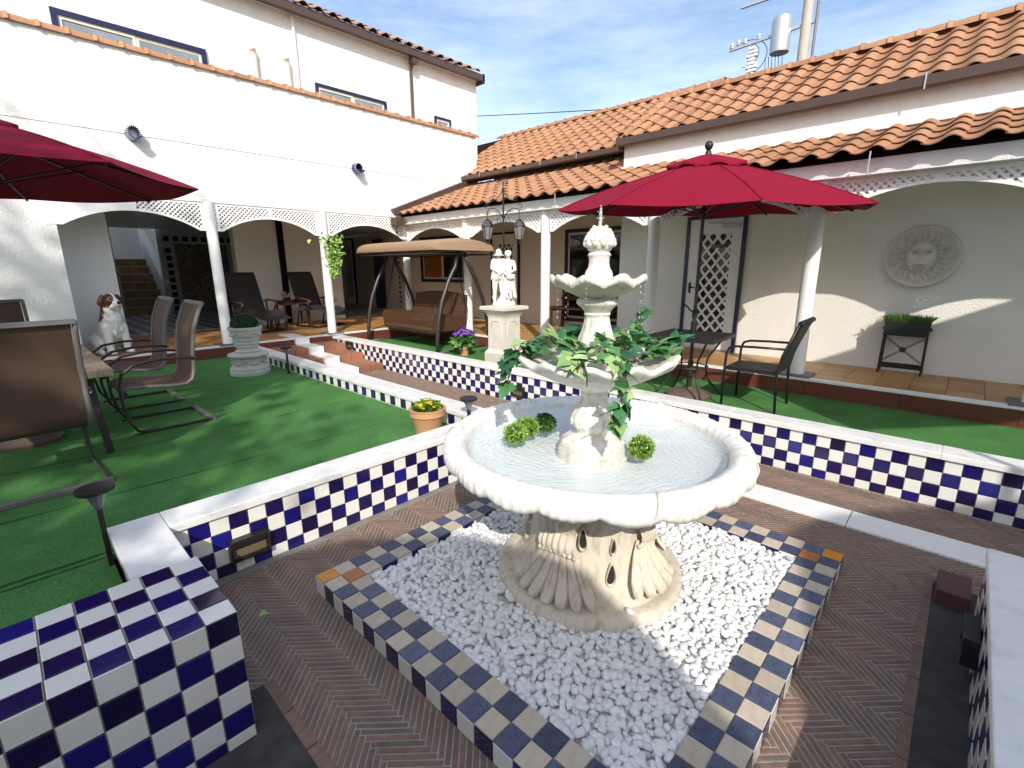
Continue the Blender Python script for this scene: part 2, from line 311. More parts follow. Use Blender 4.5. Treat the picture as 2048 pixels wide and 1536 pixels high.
def tile_grid(parent, o, u, v, n, nu, rows, pick, maxn=300, near=None):
    """rows: heights in tiles measured from o along v; pick(i,j)->mesh. Tiles beyond maxn are joined."""
    lst = []
    o = Vector(o); u = Vector(u); v = Vector(v); n = Vector(n); vv = 0
    for j, h in enumerate(rows):
        for i in range(nu):
            c = o+u*((i+.5)*.1)+v*(vv+h*.05); lst.append((c, h, pick(i, j)))
        vv += h*.1
    lst.sort(key=lambda q: (q[0]-Vector((0, 0, 1.74))).length)
    far = {}
    for k, (c, h, me) in enumerate(lst):
        jit = random.uniform(-.0007, .0007)
        M = frameM(c+n*jit, u, v, n, 1, h-.035*(1-h) if h < 1 else 1)
        M = M @ Matrix.Rotation(random.gauss(0, .006), 4, 'X') @ Matrix.Rotation(random.gauss(0, .006), 4, 'Y')
        if k < maxn: inst(me, 'tile', parent, M)
        else: far.setdefault(me.name, (me, [])) [1].append(M)
    for nm, (me, Ms) in far.items():
        mb = MB()
        for M in Ms: mb.add([M @ vt.co for vt in me.vertices], [tuple(p.vertices) for p in me.polygons])
        o2 = mb.build('far_tiles', me.materials[0], parent); o2['kind'] = 'stuff'
def remeshed(mb, name, m, parent, voxel, smooth_it=3, world=False, M=None):
    o = bpy.data.objects.new(name, mb.mesh(name, m)); COL.objects.link(o)
    r = o.modifiers.new('r', 'REMESH'); r.mode = 'VOXEL'; r.voxel_size = voxel
    s = o.modifiers.new('s', 'SMOOTH'); s.iterations = smooth_it; s.factor = .5
    bpy.context.view_layer.update()
    me = bpy.data.meshes.new_from_object(o.evaluated_get(bpy.context.evaluated_depsgraph_get())); COL.objects.unlink(o); bpy.data.objects.remove(o)
    me.polygons.foreach_set('use_smooth', [True]*len(me.polygons)); me.name = name
    if not me.materials: me.materials.append(m)
    return link(bpy.data.objects.new(name, me), parent, world, M)
def capsule(mb, a, ra, b, rb, seg=10):
    a = Vector(a); b = Vector(b); d = (b-a).normalized()
    pts = [a-d*ra, a-d*ra*.7, a, b, b+d*rb*.7, b+d*rb]; mb.tube(pts, [ra*.05, ra*.7, ra, rb, rb*.7, rb*.05], seg)

# ------------------------------------------------------------------ the ground
struct(MB().add([(-150, -150, -.06), (150, -150, -.06), (150, 150, -.06), (-150, 150, -.06)], [(0, 1, 2, 3)]).build('ground', DIRT))
pav = struct(MB().box(-1.2, 4.6, -4, 9.05, -.05, -.0028).build('brick_paving', MORTAR))
# herringbone pavers
W = .0258; NB = 8; LB = NB*W; jb = .0068
def inside(x, y):
    if 1.02 < x < 3.06 and .38 < y < 2.30: return False
    if x < .45 and y < 1.95 or x < .40: return False
    if x > 4.49 or y < -2.6 or y > 7.36: return False
    if y > 2.88 and x < 2.93: return False
    if 3.78 < x < 3.92: return False
    if y < -.16 and x < 3.32: return False
    return True
br = []
ca = math.cos(pi/4); sa = math.sin(pi/4)
for j in range(-60, 60):
    for k in range(-260, 420):
        for typ in (0, 1):
            if typ == 0: x, y, sx, sy = k*W+j*LB+LB/2, k*W-j*LB+W/2, LB, W
            else: x, y, sx, sy = k*W+j*LB+LB+W/2, k*W-j*LB+W-LB/2, W, LB
            X = ca*x-sa*y+.83; Y = sa*x+ca*y
            if .3 < X < 4.6 and -2.7 < Y < 7.5 and inside(X, Y): br.append((X, Y, typ))
bm_w = W-jb; bm_l = LB-jb
bpr = MB(); a, b, t, ch = bm_l/2, bm_w/2, .012, .002
bpr.add([(-a, -b, 0), (a, -b, 0), (a, b, 0), (-a, b, 0), (-a, -b, t-ch), (a, -b, t-ch), (a, b, t-ch), (-a, b, t-ch), (-a+ch, -b+ch, t), (a-ch, -b+ch, t), (a-ch, b-ch, t), (-a+ch, b-ch, t)],
        [(0, 1, 5, 4), (1, 2, 6, 5), (2, 3, 7, 6), (3, 0, 4, 7), (4, 5, 9, 8), (5, 6, 10, 9), (6, 7, 11, 10), (7, 4, 8, 11), (8, 9, 10, 11)])
bme = bpr.mesh('brick', BRICK)
bv = [v.co.copy() for v in bme.vertices]; bf = [tuple(p.vertices) for p in bme.polygons]
def vis(X, Y):   # roughly inside the frame
    d = Vector((X, Y, -1.74)); return d.dot(_f) > .2 and abs(d.dot(_r2)/d.dot(_f)) < 1.08 and d.dot(_u2)/d.dot(_f) > -.73
br.sort(key=lambda q: (0 if vis(q[0], q[1]) else 1, q[0]**2+q[1]**2))
rest = MB()
for i, (X, Y, typ) in enumerate(br):
    M = Matrix.Translation((X, Y, -.012+random.uniform(-.0005, .0012))) @ Matrix.Rotation(pi/4+(pi/2 if typ else 0)+random.uniform(-.01, .01), 4, 'Z')
    if i < 300: inst(bme, 'brick', pav, M)
    else: rest.add([M @ v for v in bv], bf)
rest.build('bricks', BRICK, pav)['kind'] = 'stuff'
# edging courses and open drain gaps
for (x0, x1, y0, y1) in ((.50, .545, -2.5, 1.95), (2.2, 3.40, -.10, -.06), (3.36, 3.40, -.25, -.10), (1.0, 2.2, -.10, -.06)):
    n = max(1, int(max(x1-x0, y1-y0)/.21))
    for i in range(n):
        if x1-x0 > y1-y0: q = (x0+(x1-x0)*i/n+.003, x0+(x1-x0)*(i+1)/n-.003, y0, y1)
        else: q = (x0, x1, y0+(y1-y0)*i/n+.003, y0+(y1-y0)*(i+1)/n-.003)
        MB().box(*q, -.01, .006, .003).build('edging_brick', BRICK, pav)
struct(MB().box(-1.2, .50, -2.5, 1.95, -.008, .003).build('drain_gap', DIRT)); struct(MB().box(1.0, 3.36, -.5, -.10, -.008, .003).build('drain_gap', DIRT))
tag(MB().box(3.12, 3.36, -.245, -.11, -.002, .09, .006).build('drain_block', mat('drain_red', (.10, .04, .035), .7, var=.2)), 'dark red block closing the drain gap beside the low wall', 'drain block')
MB().box(.545, 2.86, 2.83, 2.89, -.01, .006, .003).build('kerb_fillet', CONCRETE, pav)
# marble strip down the middle of the passage
strip = thing('marble_strip', 'white roughened marble strip laid in the herringbone brick path', 'paving strip', (3.85, 2, 0))
yy = -2.6
for L_ in (1.0, 1.05, .93, 1.35, 1.35, 1.35, 1.35, 1.6):
    y1 = min(yy+L_, 7.33); MB().box(3.715, 3.985, yy+.003, y1-.003, -.005, .014, .003).build('slab', MARBLE2, strip); yy = y1
    if yy >= 7.33: break
# ------------------------------------------------------------------ low walls with checker tiles
def caps(parent, segs, zt=.425, zb=.377):
    for (x0, x1, y0, y1) in segs: MB().box(x0, x1, y0, y1, zb, zt, .006).build('cap_slab', MARBLE, parent)
def cuts(a, b, step): 
    n = max(1, round((b-a)/step)); return [(a+(b-a)*i/n+.001, a+(b-a)*(i+1)/n-.001) for i in range(n)]
chk = lambda ph: (lambda i, j: TB if (i+j+ph) % 2 == 0 else TW)
rows4 = [.72, 1, 1, 1]
rw = thing('tiled_wall', 'long low wall of blue and white checker tiles right of the brick path', 'garden wall', (4.58, 4, 0))
MB().box(4.488, 4.66, -4, 9.10, -.04, .377).build('core', GROUT, rw)
tile_grid(rw, (4.488, 9.05, .003), (0, -1, 0), (0, 0, 1), (-1, 0, 0), 104, rows4, chk(1))
caps(rw, [(4.462, 4.685, a, b) for a, b in [(-4, -3.1), (-3.1, -1.9), (-1.9, -.02), (-.02, 1.46), (1.462, 2.9), (2.902, 4.3), (4.302, 5.7), (5.702, 7.2), (7.202, 9.10)]])
lw = thing('tiled_wall', 'low checker tiled wall with marble cap between green turf and fountain', 'garden wall', (1.5, 2.98, 0))
MB().box(.206, 2.80, 2.898, 3.09, -.04, .377).build('core', GROUT, lw); MB().box(.206, .394, 2.24, 2.898, -.04, .377).build('core', GROUT, lw)
tile_grid(lw, (.40, 2.896, .003), (1, 0, 0), (0, 0, 1), (0, -1, 0), 24, rows4, chk(0))
tile_grid(lw, (.206, 2.90, .26), (0, -1, 0), (0, 0, 1), (-1, 0, 0), 6, [1.1], chk(0))
caps(lw, [(a, b, 2.872, 3.10) for a, b in ((.42, 1.55), (1.552, 2.802))])
caps(lw, [(.19, .418, 2.242, 3.10)])
dw = thing('tiled_wall', 'low wall with marble cap and one tile row dividing turf from brick path', 'garden wall', (2.9, 6, 0))
MB().box(2.81, 3.0, 3.09, 9.05, -.04, .377).build('core', WPAINT, dw)
tile_grid(dw, (2.808, 9.0, .265), (0, -1, 0), (0, 0, 1), (-1, 0, 0), 59, [1.1], chk(1))
caps(dw, [(2.79, 3.02, a, b) for a, b in cuts(3.102, 9.05, 1.2)]); caps(dw, [(2.804, 3.02, 2.872, 3.10)])
MB().box(2.802, 3.0, 2.898, 3.09, -.04, .377).build('core', GROUT, dw)
blk = thing('tiled_block', 'raised block covered in blue and white checker tiles at the front left', 'tiled block', (-.3, 2, 0))
MB().box(-2.5, .394, 1.736, 2.236, -.04, .544).build('core', GROUT, blk)
tile_grid(blk, (.40, 1.732, .544), (-1, 0, 0), (0, 1, 0), (0, 0, 1), 14, [1]*5, chk(1))
tile_grid(blk, (.40, 1.736, .55), (-1, 0, 0), (0, 0, -1), (0, -1, 0), 14, [1]*5+[.5], chk(0))
tile_grid(blk, (.394, 1.732, .55), (0, 1, 0), (0, 0, -1), (1, 0, 0), 5, [1]*5+[.5], chk(1))
nw = thing('tiled_wall', 'marble capped checker tile wall at the right front corner', 'garden wall', (2.2, -.35, 0))
MB().box(-.5, 3.03, -.46, -.262, -.04, .377).build('core', GROUT, nw)
tile_grid(nw, (3.03, -.262, .003), (-1, 0, 0), (0, 0, 1), (0, 1, 0), 24, rows4, chk(0))
caps(nw, [(a, b, -.50, -.246) for a, b in ((.4, 1.6), (1.602, 3.05))]); caps(nw, [(2.80, 3.049, -1.6, -.502)])
MB().box(2.83, 3.03, -1.6, -.46, -.04, .377).build('core', GROUT, nw)
# ------------------------------------------------------------------ turf, terrace, steps
tl = struct(MB().box(-6, 2.808, 3.09, 9.13, -.05, .244).build('lawn_base', DIRT))
ys = [3.10, 3.16, 4.0, 5.0, 7.0, 9.128]
for a, b in zip(ys, ys[1:]):
    n = 60; pts = []; mb = MB()
    xs = [-6+(8.806)*i/n for i in range(n+1)]
    e0 = [a+.016+random.uniform(-.006, .006) for _ in xs]; e1 = [b-.016+random.uniform(-.006, .006) for _ in xs]
    v = [(x, y, z) for z in (.246, .262) for x, y in list(zip(xs, e0))+list(zip(xs, e1))]
    m = n+1; f = []
    for i in range(n): f += [(2*m+i, 2*m+i+1, 3*m+i+1, 3*m+i), (i, i+1, 2*m+i+1, 2*m+i), (m+i+1, m+i, 3*m+i, 3*m+i+1)]
    mb.add(v, f).build('turf_strip', TURF, tl)
MB().box(-6, .19, 2.236, 3.09, -.05, .244).build('lawn_edge', DIRT, tl); MB().box(-6, .188, 2.238, 3.098, .246, .262, .003).build('turf_strip', TURF, tl)
tr = struct(MB().box(4.66, 6.31, -4, 9.128, -.05, .244).build('turf_base', DIRT))
for a, b in ((-4, -.9), (-.898, 2.9), (2.902, 6.0), (6.002, 9.127)): MB().box(4.687, 6.309, a, b, .246, .262, .003).build('turf_strip', TURF, tr)
ter = struct(MB().box(6.318, 9.1, -4, 9.30, -.05, .438).build('terrace', GROUT))
ter2 = struct(MB().box(.76, 9.1, 9.138, 18.2, -.05, .4375).build('hall_terrace', GROUT))
for a, b in cuts(-4, 9.13, .9): MB().box(6.30, 6.318, a+.001, b-.001, .20, .433).build('riser_slab', GRANITE, ter)
for a, b in cuts(.76, 6.29, .92): MB().box(a+.001, b-.001, 9.12, 9.138, .02, .433).build('riser_slab', GRANITE, ter2)
for a, b in cuts(-4, 9.118, 1.1): MB().box(6.292, 6.42, a, b, .434, .457, .003).build('kerb_slab', MARBLE2, ter)
for a, b in cuts(.762, 6.42, 1.1): MB().box(a, b, 9.112 if b < 6.3 else 9.12, 9.24, .434, .458, .003).build('kerb_slab', MARBLE2, ter2)
fl = tile_mesh('ochre_floor_tile', OCHRE, .292, .015, .003)
yy = -1.0
while yy < 9.1:
    for k in range(8):
        x = 6.57+k*.297
        if x > (7.5 if yy < 4.5 else 8.5): break
        inst(fl, 'floor_tile', ter, Matrix.Translation((x, yy, .438+random.uniform(0, .001))))
    yy += .297
for i in range(28):
    for j in range(9):
        x = .92+i*.297; y = 9.39+j*.297
        if x < 9: inst(fl, 'floor_tile', ter2, Matrix.Translation((x, y, .4375+random.uniform(0, .001))))
struct(MB().box(.76, 9.3, 12.0, 18.2, .4385, .4555).build('hall_floor', CHECK))
# steps
st = thing('steps', 'four shallow brick steps with white marble strip leading up to the terrace', 'steps', (3.75, 8.2, 0))
sy = [7.345, 7.98, 8.55, 9.118]; sz = [.11, .222, .34]
HB = mat('step_top_brick', (.30, .14, .08), .8, var=.3, vscale=30, bump=.5, bscale=60, rand=.1)
for k in range(3):
    for x0, x1 in ((3.02, 3.72), (3.985, 4.484)):
        MB().box(x0+.004, x1-.004, sy[k]+.10, sy[3] if k == 2 else sy[k+1]+.002, -.03, sz[k]-.004).build('tread', HB, st)
        n = max(2, round((x1-x0)/.24))
        for i in range(n):
            a = x0+(x1-x0)*i/n; b = x0+(x1-x0)*(i+1)/n; MB().box(a+.004, b-.004, sy[k], sy[k]+.10, -.03 if k == 0 else sz[k-1]-.02, sz[k], .006).build('step_brick', BRICKRED, st)
    MB().box(3.722, 3.983, sy[k]-.06, sy[3]-.01 if k == 2 else sy[k+1]-.055, -.03, sz[k]+.012, .004).build('marble_step', MARBLE2, st)
MB().box(3.722, 3.983, 9.06, 9.112, -.03, .462, .003).build('marble_step', MARBLE2, st); MB().box(3.722, 3.983, 9.115, 9.9, .44, .462, .003).build('marble_step', MARBLE2, st)
# ------------------------------------------------------------------ fountain bed: tiled kerb and white pebbles
cb = thing('fountain_kerb', 'square kerb of slate and beige checker tiles round the white pebbles', 'kerb', (2.04, 1.34, 0))
X0, X1, Y0, Y1 = .94, 3.14, .30, 2.38
nx = 22; ny = 21; tx = (X1-X0)/nx; ty = (Y1-Y0)/ny
MB().box(X0+.006, X1-.006, Y0+.006, Y0+2*ty-.006, -.03, .094).build('core', GROUT, cb); MB().box(X0+.006, X1-.006, Y1-2*ty+.006, Y1-.006, -.03, .094).build('core', GROUT, cb)
MB().box(X0+.006, X0+2*tx-.006, Y0+2*ty-.006, Y1-2*ty+.006, -.03, .0935).build('core', GROUT, cb); MB().box(X1-2*tx+.006, X1-.006, Y0+2*ty-.006, Y1-2*ty+.006, -.03, .0935).build('core', GROUT, cb)
for i in range(nx):
    for j in range(ny):
        if 2 <= i < nx-2 and 2 <= j < ny-2: continue
        me = TS if (i+j) % 2 == 0 else TBE
        if (i, j) in ((0, ny-1), (nx-1, 0)): me = TOR
        if (i, j) in ((1, ny-2), (nx-2, 1)): me = TRU
        if (i, j) in ((nx-1, 1),): me = TS
        inst(me, 'tile', cb, frameM((X0+(i+.5)*tx, Y0+(j+.5)*ty, .094+random.uniform(-.001, .001)), (1, 0, 0), (0, 1, 0), (0, 0, 1), tx/.1, ty/.1))
for j in range(ny):
    inst(TB if j % 2 else TW, 'tile', cb, frameM((X0+.006, Y0+(j+.5)*ty, .045), (0, -1, 0), (0, 0, 1), (-1, 0, 0), ty/.1, .95))
    if 2 <= j < ny-2: inst(TB if j % 2 else TW, 'tile', cb, frameM((X1-2*tx+.006, Y0+(j+.5)*ty, .045), (0, -1, 0), (0, 0, 1), (-1, 0, 0), ty/.1, .95))
for i in range(nx):
    inst(TB if i % 2 else TW, 'tile', cb, frameM((X0+(i+.5)*tx, Y0+.006, .045), (1, 0, 0), (0, 0, 1), (0, -1, 0), tx/.1, .95))
    if 2 <= i < nx-2: inst(TB if i % 2 else TW, 'tile', cb, frameM((X0+(i+.5)*tx, Y1-2*ty+.006, .045), (1, 0, 0), (0, 0, 1), (0, -1, 0), tx/.1, .95))
MB().box(X0+2*tx, X1-2*tx, Y0+2*ty, Y1-2*ty, -.03, .058).build('gravel_bed', PEBBLE, cb)
bm = bmesh.new(); bmesh.ops.create_icosphere(bm, subdivisions=2, radius=1); bm.verts.index_update()
iv = np.array([v.co[:] for v in bm.verts]); it = np.array([[v.index for v in f.verts] for f in bm.faces]); bm.free()
pv = []; pf = []; cnt = 0
ax0, ax1, ay0, ay1 = X0+2*tx+.012, X1-2*tx-.012, Y0+2*ty+.012, Y1-2*ty-.012
def pebble(x, y, z, s):
    global cnt
    sc = np.array([s*rng.uniform(.8, 1.25), s*rng.uniform(.65, 1.0), s*rng.uniform(.5, .78)])
    g = rng.normal(size=3); k = iv*(1+.16*np.sin(iv@rng.normal(size=3)*2.2+rng.uniform(0, 6))[:, None]+.13*np.sin(iv@rng.normal(size=3)*3.4+rng.uniform(0, 6))[:, None])*sc
    q = np.array(Matrix.Rotation(rng.uniform(0, 6.3), 3, 'Z') @ Matrix.Rotation(rng.normal(0, .35), 3, 'X') @ Matrix.Rotation(rng.normal(0, .35), 3, 'Y'))
    pv.append(k@q.T+np.array([x, y, z])); pf.append(it+cnt); cnt += len(iv)
for layer, step, z0 in ((0, .036, .066), (1, .0315, .082)):
    y = ay0
    while y < ay1:
        x = ax0
        while x < ax1:
            px = min(max(x+rng.uniform(-.014, .014), ax0), ax1); py = min(max(y+rng.uniform(-.014, .014), ay0), ay1)
            rr = math.hypot(px-2.04, py-1.34)
            if rr > .49 and rng.random() < (.97 if layer else .9): pebble(px, py, z0+rng.uniform(-.006, .008)+.006*math.sin(px*5)*math.cos(py*4), rng.uniform(.0150, .0250))
            x += step
        y += step
pebble(1.80, .94, .155, .02)
pv = np.concatenate(pv); pf = np.concatenate(pf)
me = bpy.data.meshes.new('white_pebbles'); me.vertices.add(len(pv)); me.vertices.foreach_set('co', pv.ravel()); me.loops.add(len(pf)*3); me.loops.foreach_set('vertex_index', pf.ravel().astype(np.int32))
me.polygons.add(len(pf)); me.polygons.foreach_set('loop_start', np.arange(0, len(pf)*3, 3, dtype=np.int32)); me.update(calc_edges=True); me.polygons.foreach_set('use_smooth', np.ones(len(pf), bool)); me.materials.append(PEBBLE)
tag(link(bpy.data.objects.new('white_pebbles', me)), 'white marble pebbles filling the square bed under the fountain', 'pebbles', kind='stuff')
# ------------------------------------------------------------------ buildings
def column(parent, x, y, z0, z1, r=.081):
    c = MB().lathe([(r*1.02, z0+.02), (r, z0+.04), (r, z1)], 28, (x, y, 0)).build('column', COLPAINT, parent, smooth=40)
    MB().box(x-.17, x+.17, y-.17, y+.17, z0, z0+.022, .004).build('column_base', mat('slate_plate', (.13, .13, .14), .6) if 'slate_plate' not in MATS else MATS['slate_plate'], c)
def arch(parent, along, a0, a1, fixed, zt, za, zb, flat=.17, th=.03, solid=None, sp=.047, sw=.021):
    """latticed arch spandrel between two columns; along 'x' or 'y'"""
    L_ = a1-a0; h = L_/2-flat; k = za-zb; Rr = (h*h+k*k)/(2*k)
    def cv(u):
        d = abs(u-L_/2)
        return zb if d >= h else za-(Rr-math.sqrt(Rr*Rr-d*d))
    def P(u, d, z): return (a0+u, fixed+d, z) if along == 'x' else (fixed+d, a0+u, z)
    N = 44; us = [L_*i/N for i in range(N+1)]
    us = sorted(set(us+[flat, L_-flat]))
    mb = MB()
    def band(f0, f1, d0, d1):
        k0 = len(mb.v); n = len(us)
        for u in us:
            z0, z1 = f0(u), f1(u); mb.v.extend([P(u, d0, z0), P(u, d0, z1), P(u, d1, z1), P(u, d1, z0)])
        for i in range(n-1):
            for j in range(4): q = k0+4*i; j2 = (j+1) % 4; mb.f.append((q+j, q+j2, q+4+j2, q+4+j))
    band(cv, lambda u: min(cv(u)+.036, zt), -th/2, th/2)
    band(lambda u: zt-.045, lambda u: zt, -th/2-.001, th/2+.001)
    def stile(u0, u1):
        z0 = min(cv(u0), cv(u1))+.003
        if along == 'x': mb.box(a0+u0, a0+u1, fixed-th/2-.002, fixed+th/2+.002, z0, zt-.002)
        else: mb.box(fixed-th/2-.002, fixed+th/2+.002, a0+u0, a0+u1, z0, zt-.002)
    stile(.09, .13); stile(L_-.13, L_-.09); stile(L_/2-.03, L_/2+.03)
    fr = mb.build('arch_frame', WPAINT, parent, fix=True)
    sl = MB(); s0 = solid if solid else 0
    for sgn, off in ((1, -.006), (-1, .006)):
        c = -3.
        while c < L_+3:
            run = None; last = None
            for i in range(301):
                u = L_*i/300; z = zb+sgn*(u-c)
                ok = (cv(u)+.02 < z < zt-.02) and u > s0
                if ok and run is None: run = (u, z)
                if run and not ok:
                    if last[0]-run[0] > .02: sl.bar(P(run[0], off, run[1]), P(last[0], off, last[1]), sw, .008, up=(0, 1, 0) if along == 'y' else (1, 0, 0)) if False else bar2(sl, P, run, last, off, sw)
                    run = None
                last = (u, z)
            if run and last[0]-run[0] > .02: bar2(sl, P, run, last, off, sw)
            c += sp*1.414
    sl.build('lattice', WPAINT, fr)['kind'] = 'stuff'
    if solid:
        m2 = MB(); k0 = 0; uu = [solid*i/24 for i in range(25)]
        for u in uu: m2.v.extend([P(u, -.025, cv(u)+.002), P(u, -.025, zt-.003), P(u, .025, zt-.003), P(u, .025, cv(u)+.002)])
        for i in range(24):
            for j in range(4): j2 = (j+1) % 4; m2.f.append((4*i+j, 4*i+j2, 4*i+4+j2, 4*i+4+j))
        m2.f += [(0, 1, 2, 3), (96, 97, 98, 99)]
        m2.build('arch_board', WPAINT, parent, fix=True)
def bar2(mb, P, a, b, off, sw):
    d = math.hypot(b[0]-a[0], b[1]-a[1])
    if d < .01: return
    nx_, nz_ = -(b[1]-a[1])/d*sw/2, (b[0]-a[0])/d*sw/2
    v = []
    for dd in (off*1.1-.0062, off*1.1+.0062): v += [P(a[0]+nx_, dd, a[1]+nz_), P(a[0]-nx_, dd, a[1]-nz_), P(b[0]-nx_, dd, b[1]-nz_), P(b[0]+nx_, dd, b[1]+nz_)]
    mb.add(v, [(0, 1, 2, 3), (7, 6, 5, 4), (0, 4, 5, 1), (1, 5, 6, 2), (2, 6, 7, 3), (3, 7, 4, 0)])
def stile_tile(name='roof_tile', wd=.28, ln=.345, hh=.044):
    """S-shaped clay tile; x up the slope, y across"""
    mb = MB(); n = 11; pr = []
    for i in range(n+1):
        t = i/n; y = (t-.5)*(wd+.02)
        z = hh*math.sin(pi*t/.56) if t < .56 else -.016*math.sin(pi*(t-.56)/.44)
        pr.append((y, z))
    for x, dz in ((0, .024), (ln, 0)): 
        for y, z in pr: mb.v.append((x, y, z+dz))
    for y, z in pr: mb.v.append((0.002, y, z+.024-.010))
    for y, z in pr: mb.v.append((.12, y, z+.012))
    m = n+1
    for i in range(n): mb.f += [(i, i+1, m+i+1, m+i), (2*m+i, 2*m+i+1, i+1, i), (3*m+i, 3*m+i+1, 2*m+i+1, 2*m+i)]
    return mb.mesh(name, TERRA, smooth=50)
ROOFT = stile_tile()
def roof(parent, x0, z0, x1, z1, y0, y1, courses, skip=None):
    """slope rising with +x, eave at x0; one object per tile"""
    L_ = math.hypot(x1-x0, z1-z0); th = math.atan2(z1-z0, x1-x0)
    xs = x0+.19; zs = z0+(z1-z0)*.19/(x1-x0)
    deck = MB().add([(xs, y0, zs-.03), (x1, y0, z1-.03), (x1, y1, z1-.03), (xs, y1, zs-.03), (xs, y0, zs-.07), (x1, y0, z1-.07), (x1, y1, z1-.07), (xs, y1, zs-.07)],
                    [(0, 3, 2, 1), (4, 5, 6, 7), (0, 1, 5, 4), (1, 2, 6, 5), (2, 3, 7, 6), (3, 0, 4, 7)]).build('roof', DARKWOOD_SHADE, parent, fix=True)
    n = round((y1-y0)/.28); e = L_/courses
    for j in range(n):
        for i in range(courses):
            y = y0+(j+.5)*.28
            if skip and skip(i, y): continue
            M = Matrix.Translation((x0+i*e*math.cos(th), y+random.uniform(-.003, .003), z0+i*e*math.sin(th)-.012)) @ Matrix.Rotation(-th, 4, 'Y') @ Matrix.Rotation(random.uniform(-.008, .008), 4, 'Z')
            inst(ROOFT, 'roof_tile', deck, M)
    return deck
def barrel_mesh(name, r, ln):
    mb = MB(); n = 10
    for x, rr in ((0, r*1.0), (.035, r*1.16), (.05, r*1.16), (.052, r), (ln, r*.9)):
        for i in range(n+1): a = pi*i/n; mb.v.append((x, rr*math.cos(a), rr*math.sin(a)))
    for k in range(4):
        for i in range(n): q = k*(n+1)+i; mb.f.append((q, q+1, q+n+2, q+n+1))
    return mb.mesh(name, TERRA, smooth=50)
BAR = barrel_mesh('barrel_tile', .095, .30)
# --- veranda of the right wing
ver = thing('veranda', 'white latticed veranda with round columns and low clay tile roof at right', 'veranda', (6.5, 4, .44))
cy = [-2.56, -.58, 1.40, 3.38, 5.34, 7.32, 9.36]
for y in cy: column(ver, 6.5, y, .455, 2.66)
for a, b in zip(cy, cy[1:]): arch(ver, 'y', a, b, 6.5, 2.638, 2.52, 2.30, sp=.052, sw=.027)
MB().box(6.345, 6.59, -4, 9.2, 2.640, 2.79).build('beam', STUCCO, ver)
def skp(i, y): return y < 4.45 and i >= 4
rf = roof(ver, 6.18, 2.83, 8.55, 3.705, -1.4, 9.24, 8, skp)
MB().box(6.33, 6.60, -4, 9.24, 2.792, 2.83).build('eave_shade_strip', DARKWOOD_SHADE, ver)  # near-black strip; shadow gap under the tiles put into its colour
MB().add([(6.2, -4, 2.8), (8.55, -4, 3.66), (8.55, -1.4, 3.66), (6.2, -1.4, 2.8)], [(0, 1, 2, 3)]).build('roof_end', DARKWOOD_SHADE, ver)
MB().box(6.45, 8.65, -4, 12.2, 2.845, 2.87).build('ceiling', WPAINT, ver)
for k in range(2): MB().bar((6.175, [.95, 4.9][k], 2.83), (6.175, [.95, 4.9][k], 2.62), .012, .012).build('gutter_bracket', CHROME, ver)
# flashing along the left building and hopper head
MB().bar((6.10, 9.19, 2.90), (8.35, 9.19, 3.76), .14, .08).build('flashing', BROWN, ver)
MB().box(6.06, 6.26, 9.02, 9.24, 2.60, 2.76, .01).build('rain_hopper', BROWN, ver)
# --- right wing house
hs = thing('house', 'white stucco house with clay tile roofs, doors and windows along right terrace', 'house', (8, 4, .44))
MB().box(7.58, 8.9, -4, 4.55, .0, 3.72).build('wall', STUCCOW, hs); MB().box(8.6, 9.4, 4.551, 14.4, 0, 3.72).build('wall', STUCCO2, hs)
MB().box(9.05, 9.5, 14.4, 18.2, 0, 2.9).build('wall', STUCCO2, hs)
MB().box(7.60, 8.58, 4.551, 4.57, .44, 2.85).build('wall_return', STUCCO2, hs)
MB().box(7.37, 7.579, -4, 4.44, 3.15, 3.66).build('upper_wall', STUCCO, hs); MB().box(7.325, 7.37, -4, 4.46, 3.255, 3.295, .008).build('wall_ledge', WPAINT, hs)
rA = roof(hs, 7.25, 3.69, 8.84, 4.61, -1.4, 4.45, 6); rB = roof(hs, 8.2, 3.84, 10.65, 5.26, 4.2, 10.4, 9, lambda i, y: y < 4.5 and i < 3)
MB().add([(7.28, 4.45, 3.60), (8.84, 4.45, 4.58), (10.6, 4.45, 3.6)], [(0, 1, 2)]).build('gable_end', STUCCO, hs)
MB().add([(8.84, -1.4, 4.60), (10.6, -1.4, 3.6), (10.6, 4.45, 3.6), (8.84, 4.45, 4.60)], [(0, 1, 2, 3)]).build('rear_slope', TERRA, hs)
MB().add([(10.65, 4.2, 5.25), (13, 4.2, 3.9), (13, 12, 3.9), (10.65, 12, 5.25)], [(0, 1, 2, 3)]).build('rear_slope', TERRA, hs)
MB().add([(8.3, 4.3, 3.8), (10.65, 4.3, 5.2), (12.9, 4.3, 3.8)], [(0, 1, 2)]).build('gable_end', STUCCO, hs)
for y0, y1, x, z in ((-1.4, 4.5, 8.84, 4.60), (4.2, 10.4, 10.65, 5.25)):
    y = y0
    while y < y1: inst(BAR, 'ridge_tile', hs, frameM((x, y, z), (0, 1, 0), (-1, 0, 0), (0, 0, 1), 1.05, 1.15, 1.05)); y += .30
y = 0
while y < 1.75: inst(BAR, 'verge_tile', hs, frameM((7.30+y*.865, 4.45, 3.73+y*.50), (.865, 0, .50), (0, 1, 0), (-.5, 0, .865), 1, .8, .8)); y += .29
MB().prism([(7.20, 3.60), (7.215, 3.58), (7.275, 3.58), (7.29, 3.60), (7.29, 3.70), (7.28, 3.70), (7.275, 3.62), (7.215, 3.62), (7.21, 3.70), (7.195, 3.70)], 'y', -4, 4.5).build('gutter', BROWN, hs)
MB().box(7.29, 7.37, -4, 4.46, 3.62, 3.65).build('soffit', BROWN, hs); MB().box(7.20, 7.58, 4.46, 4.50, 3.55, 3.72).build('bargeboard', BROWN, hs)
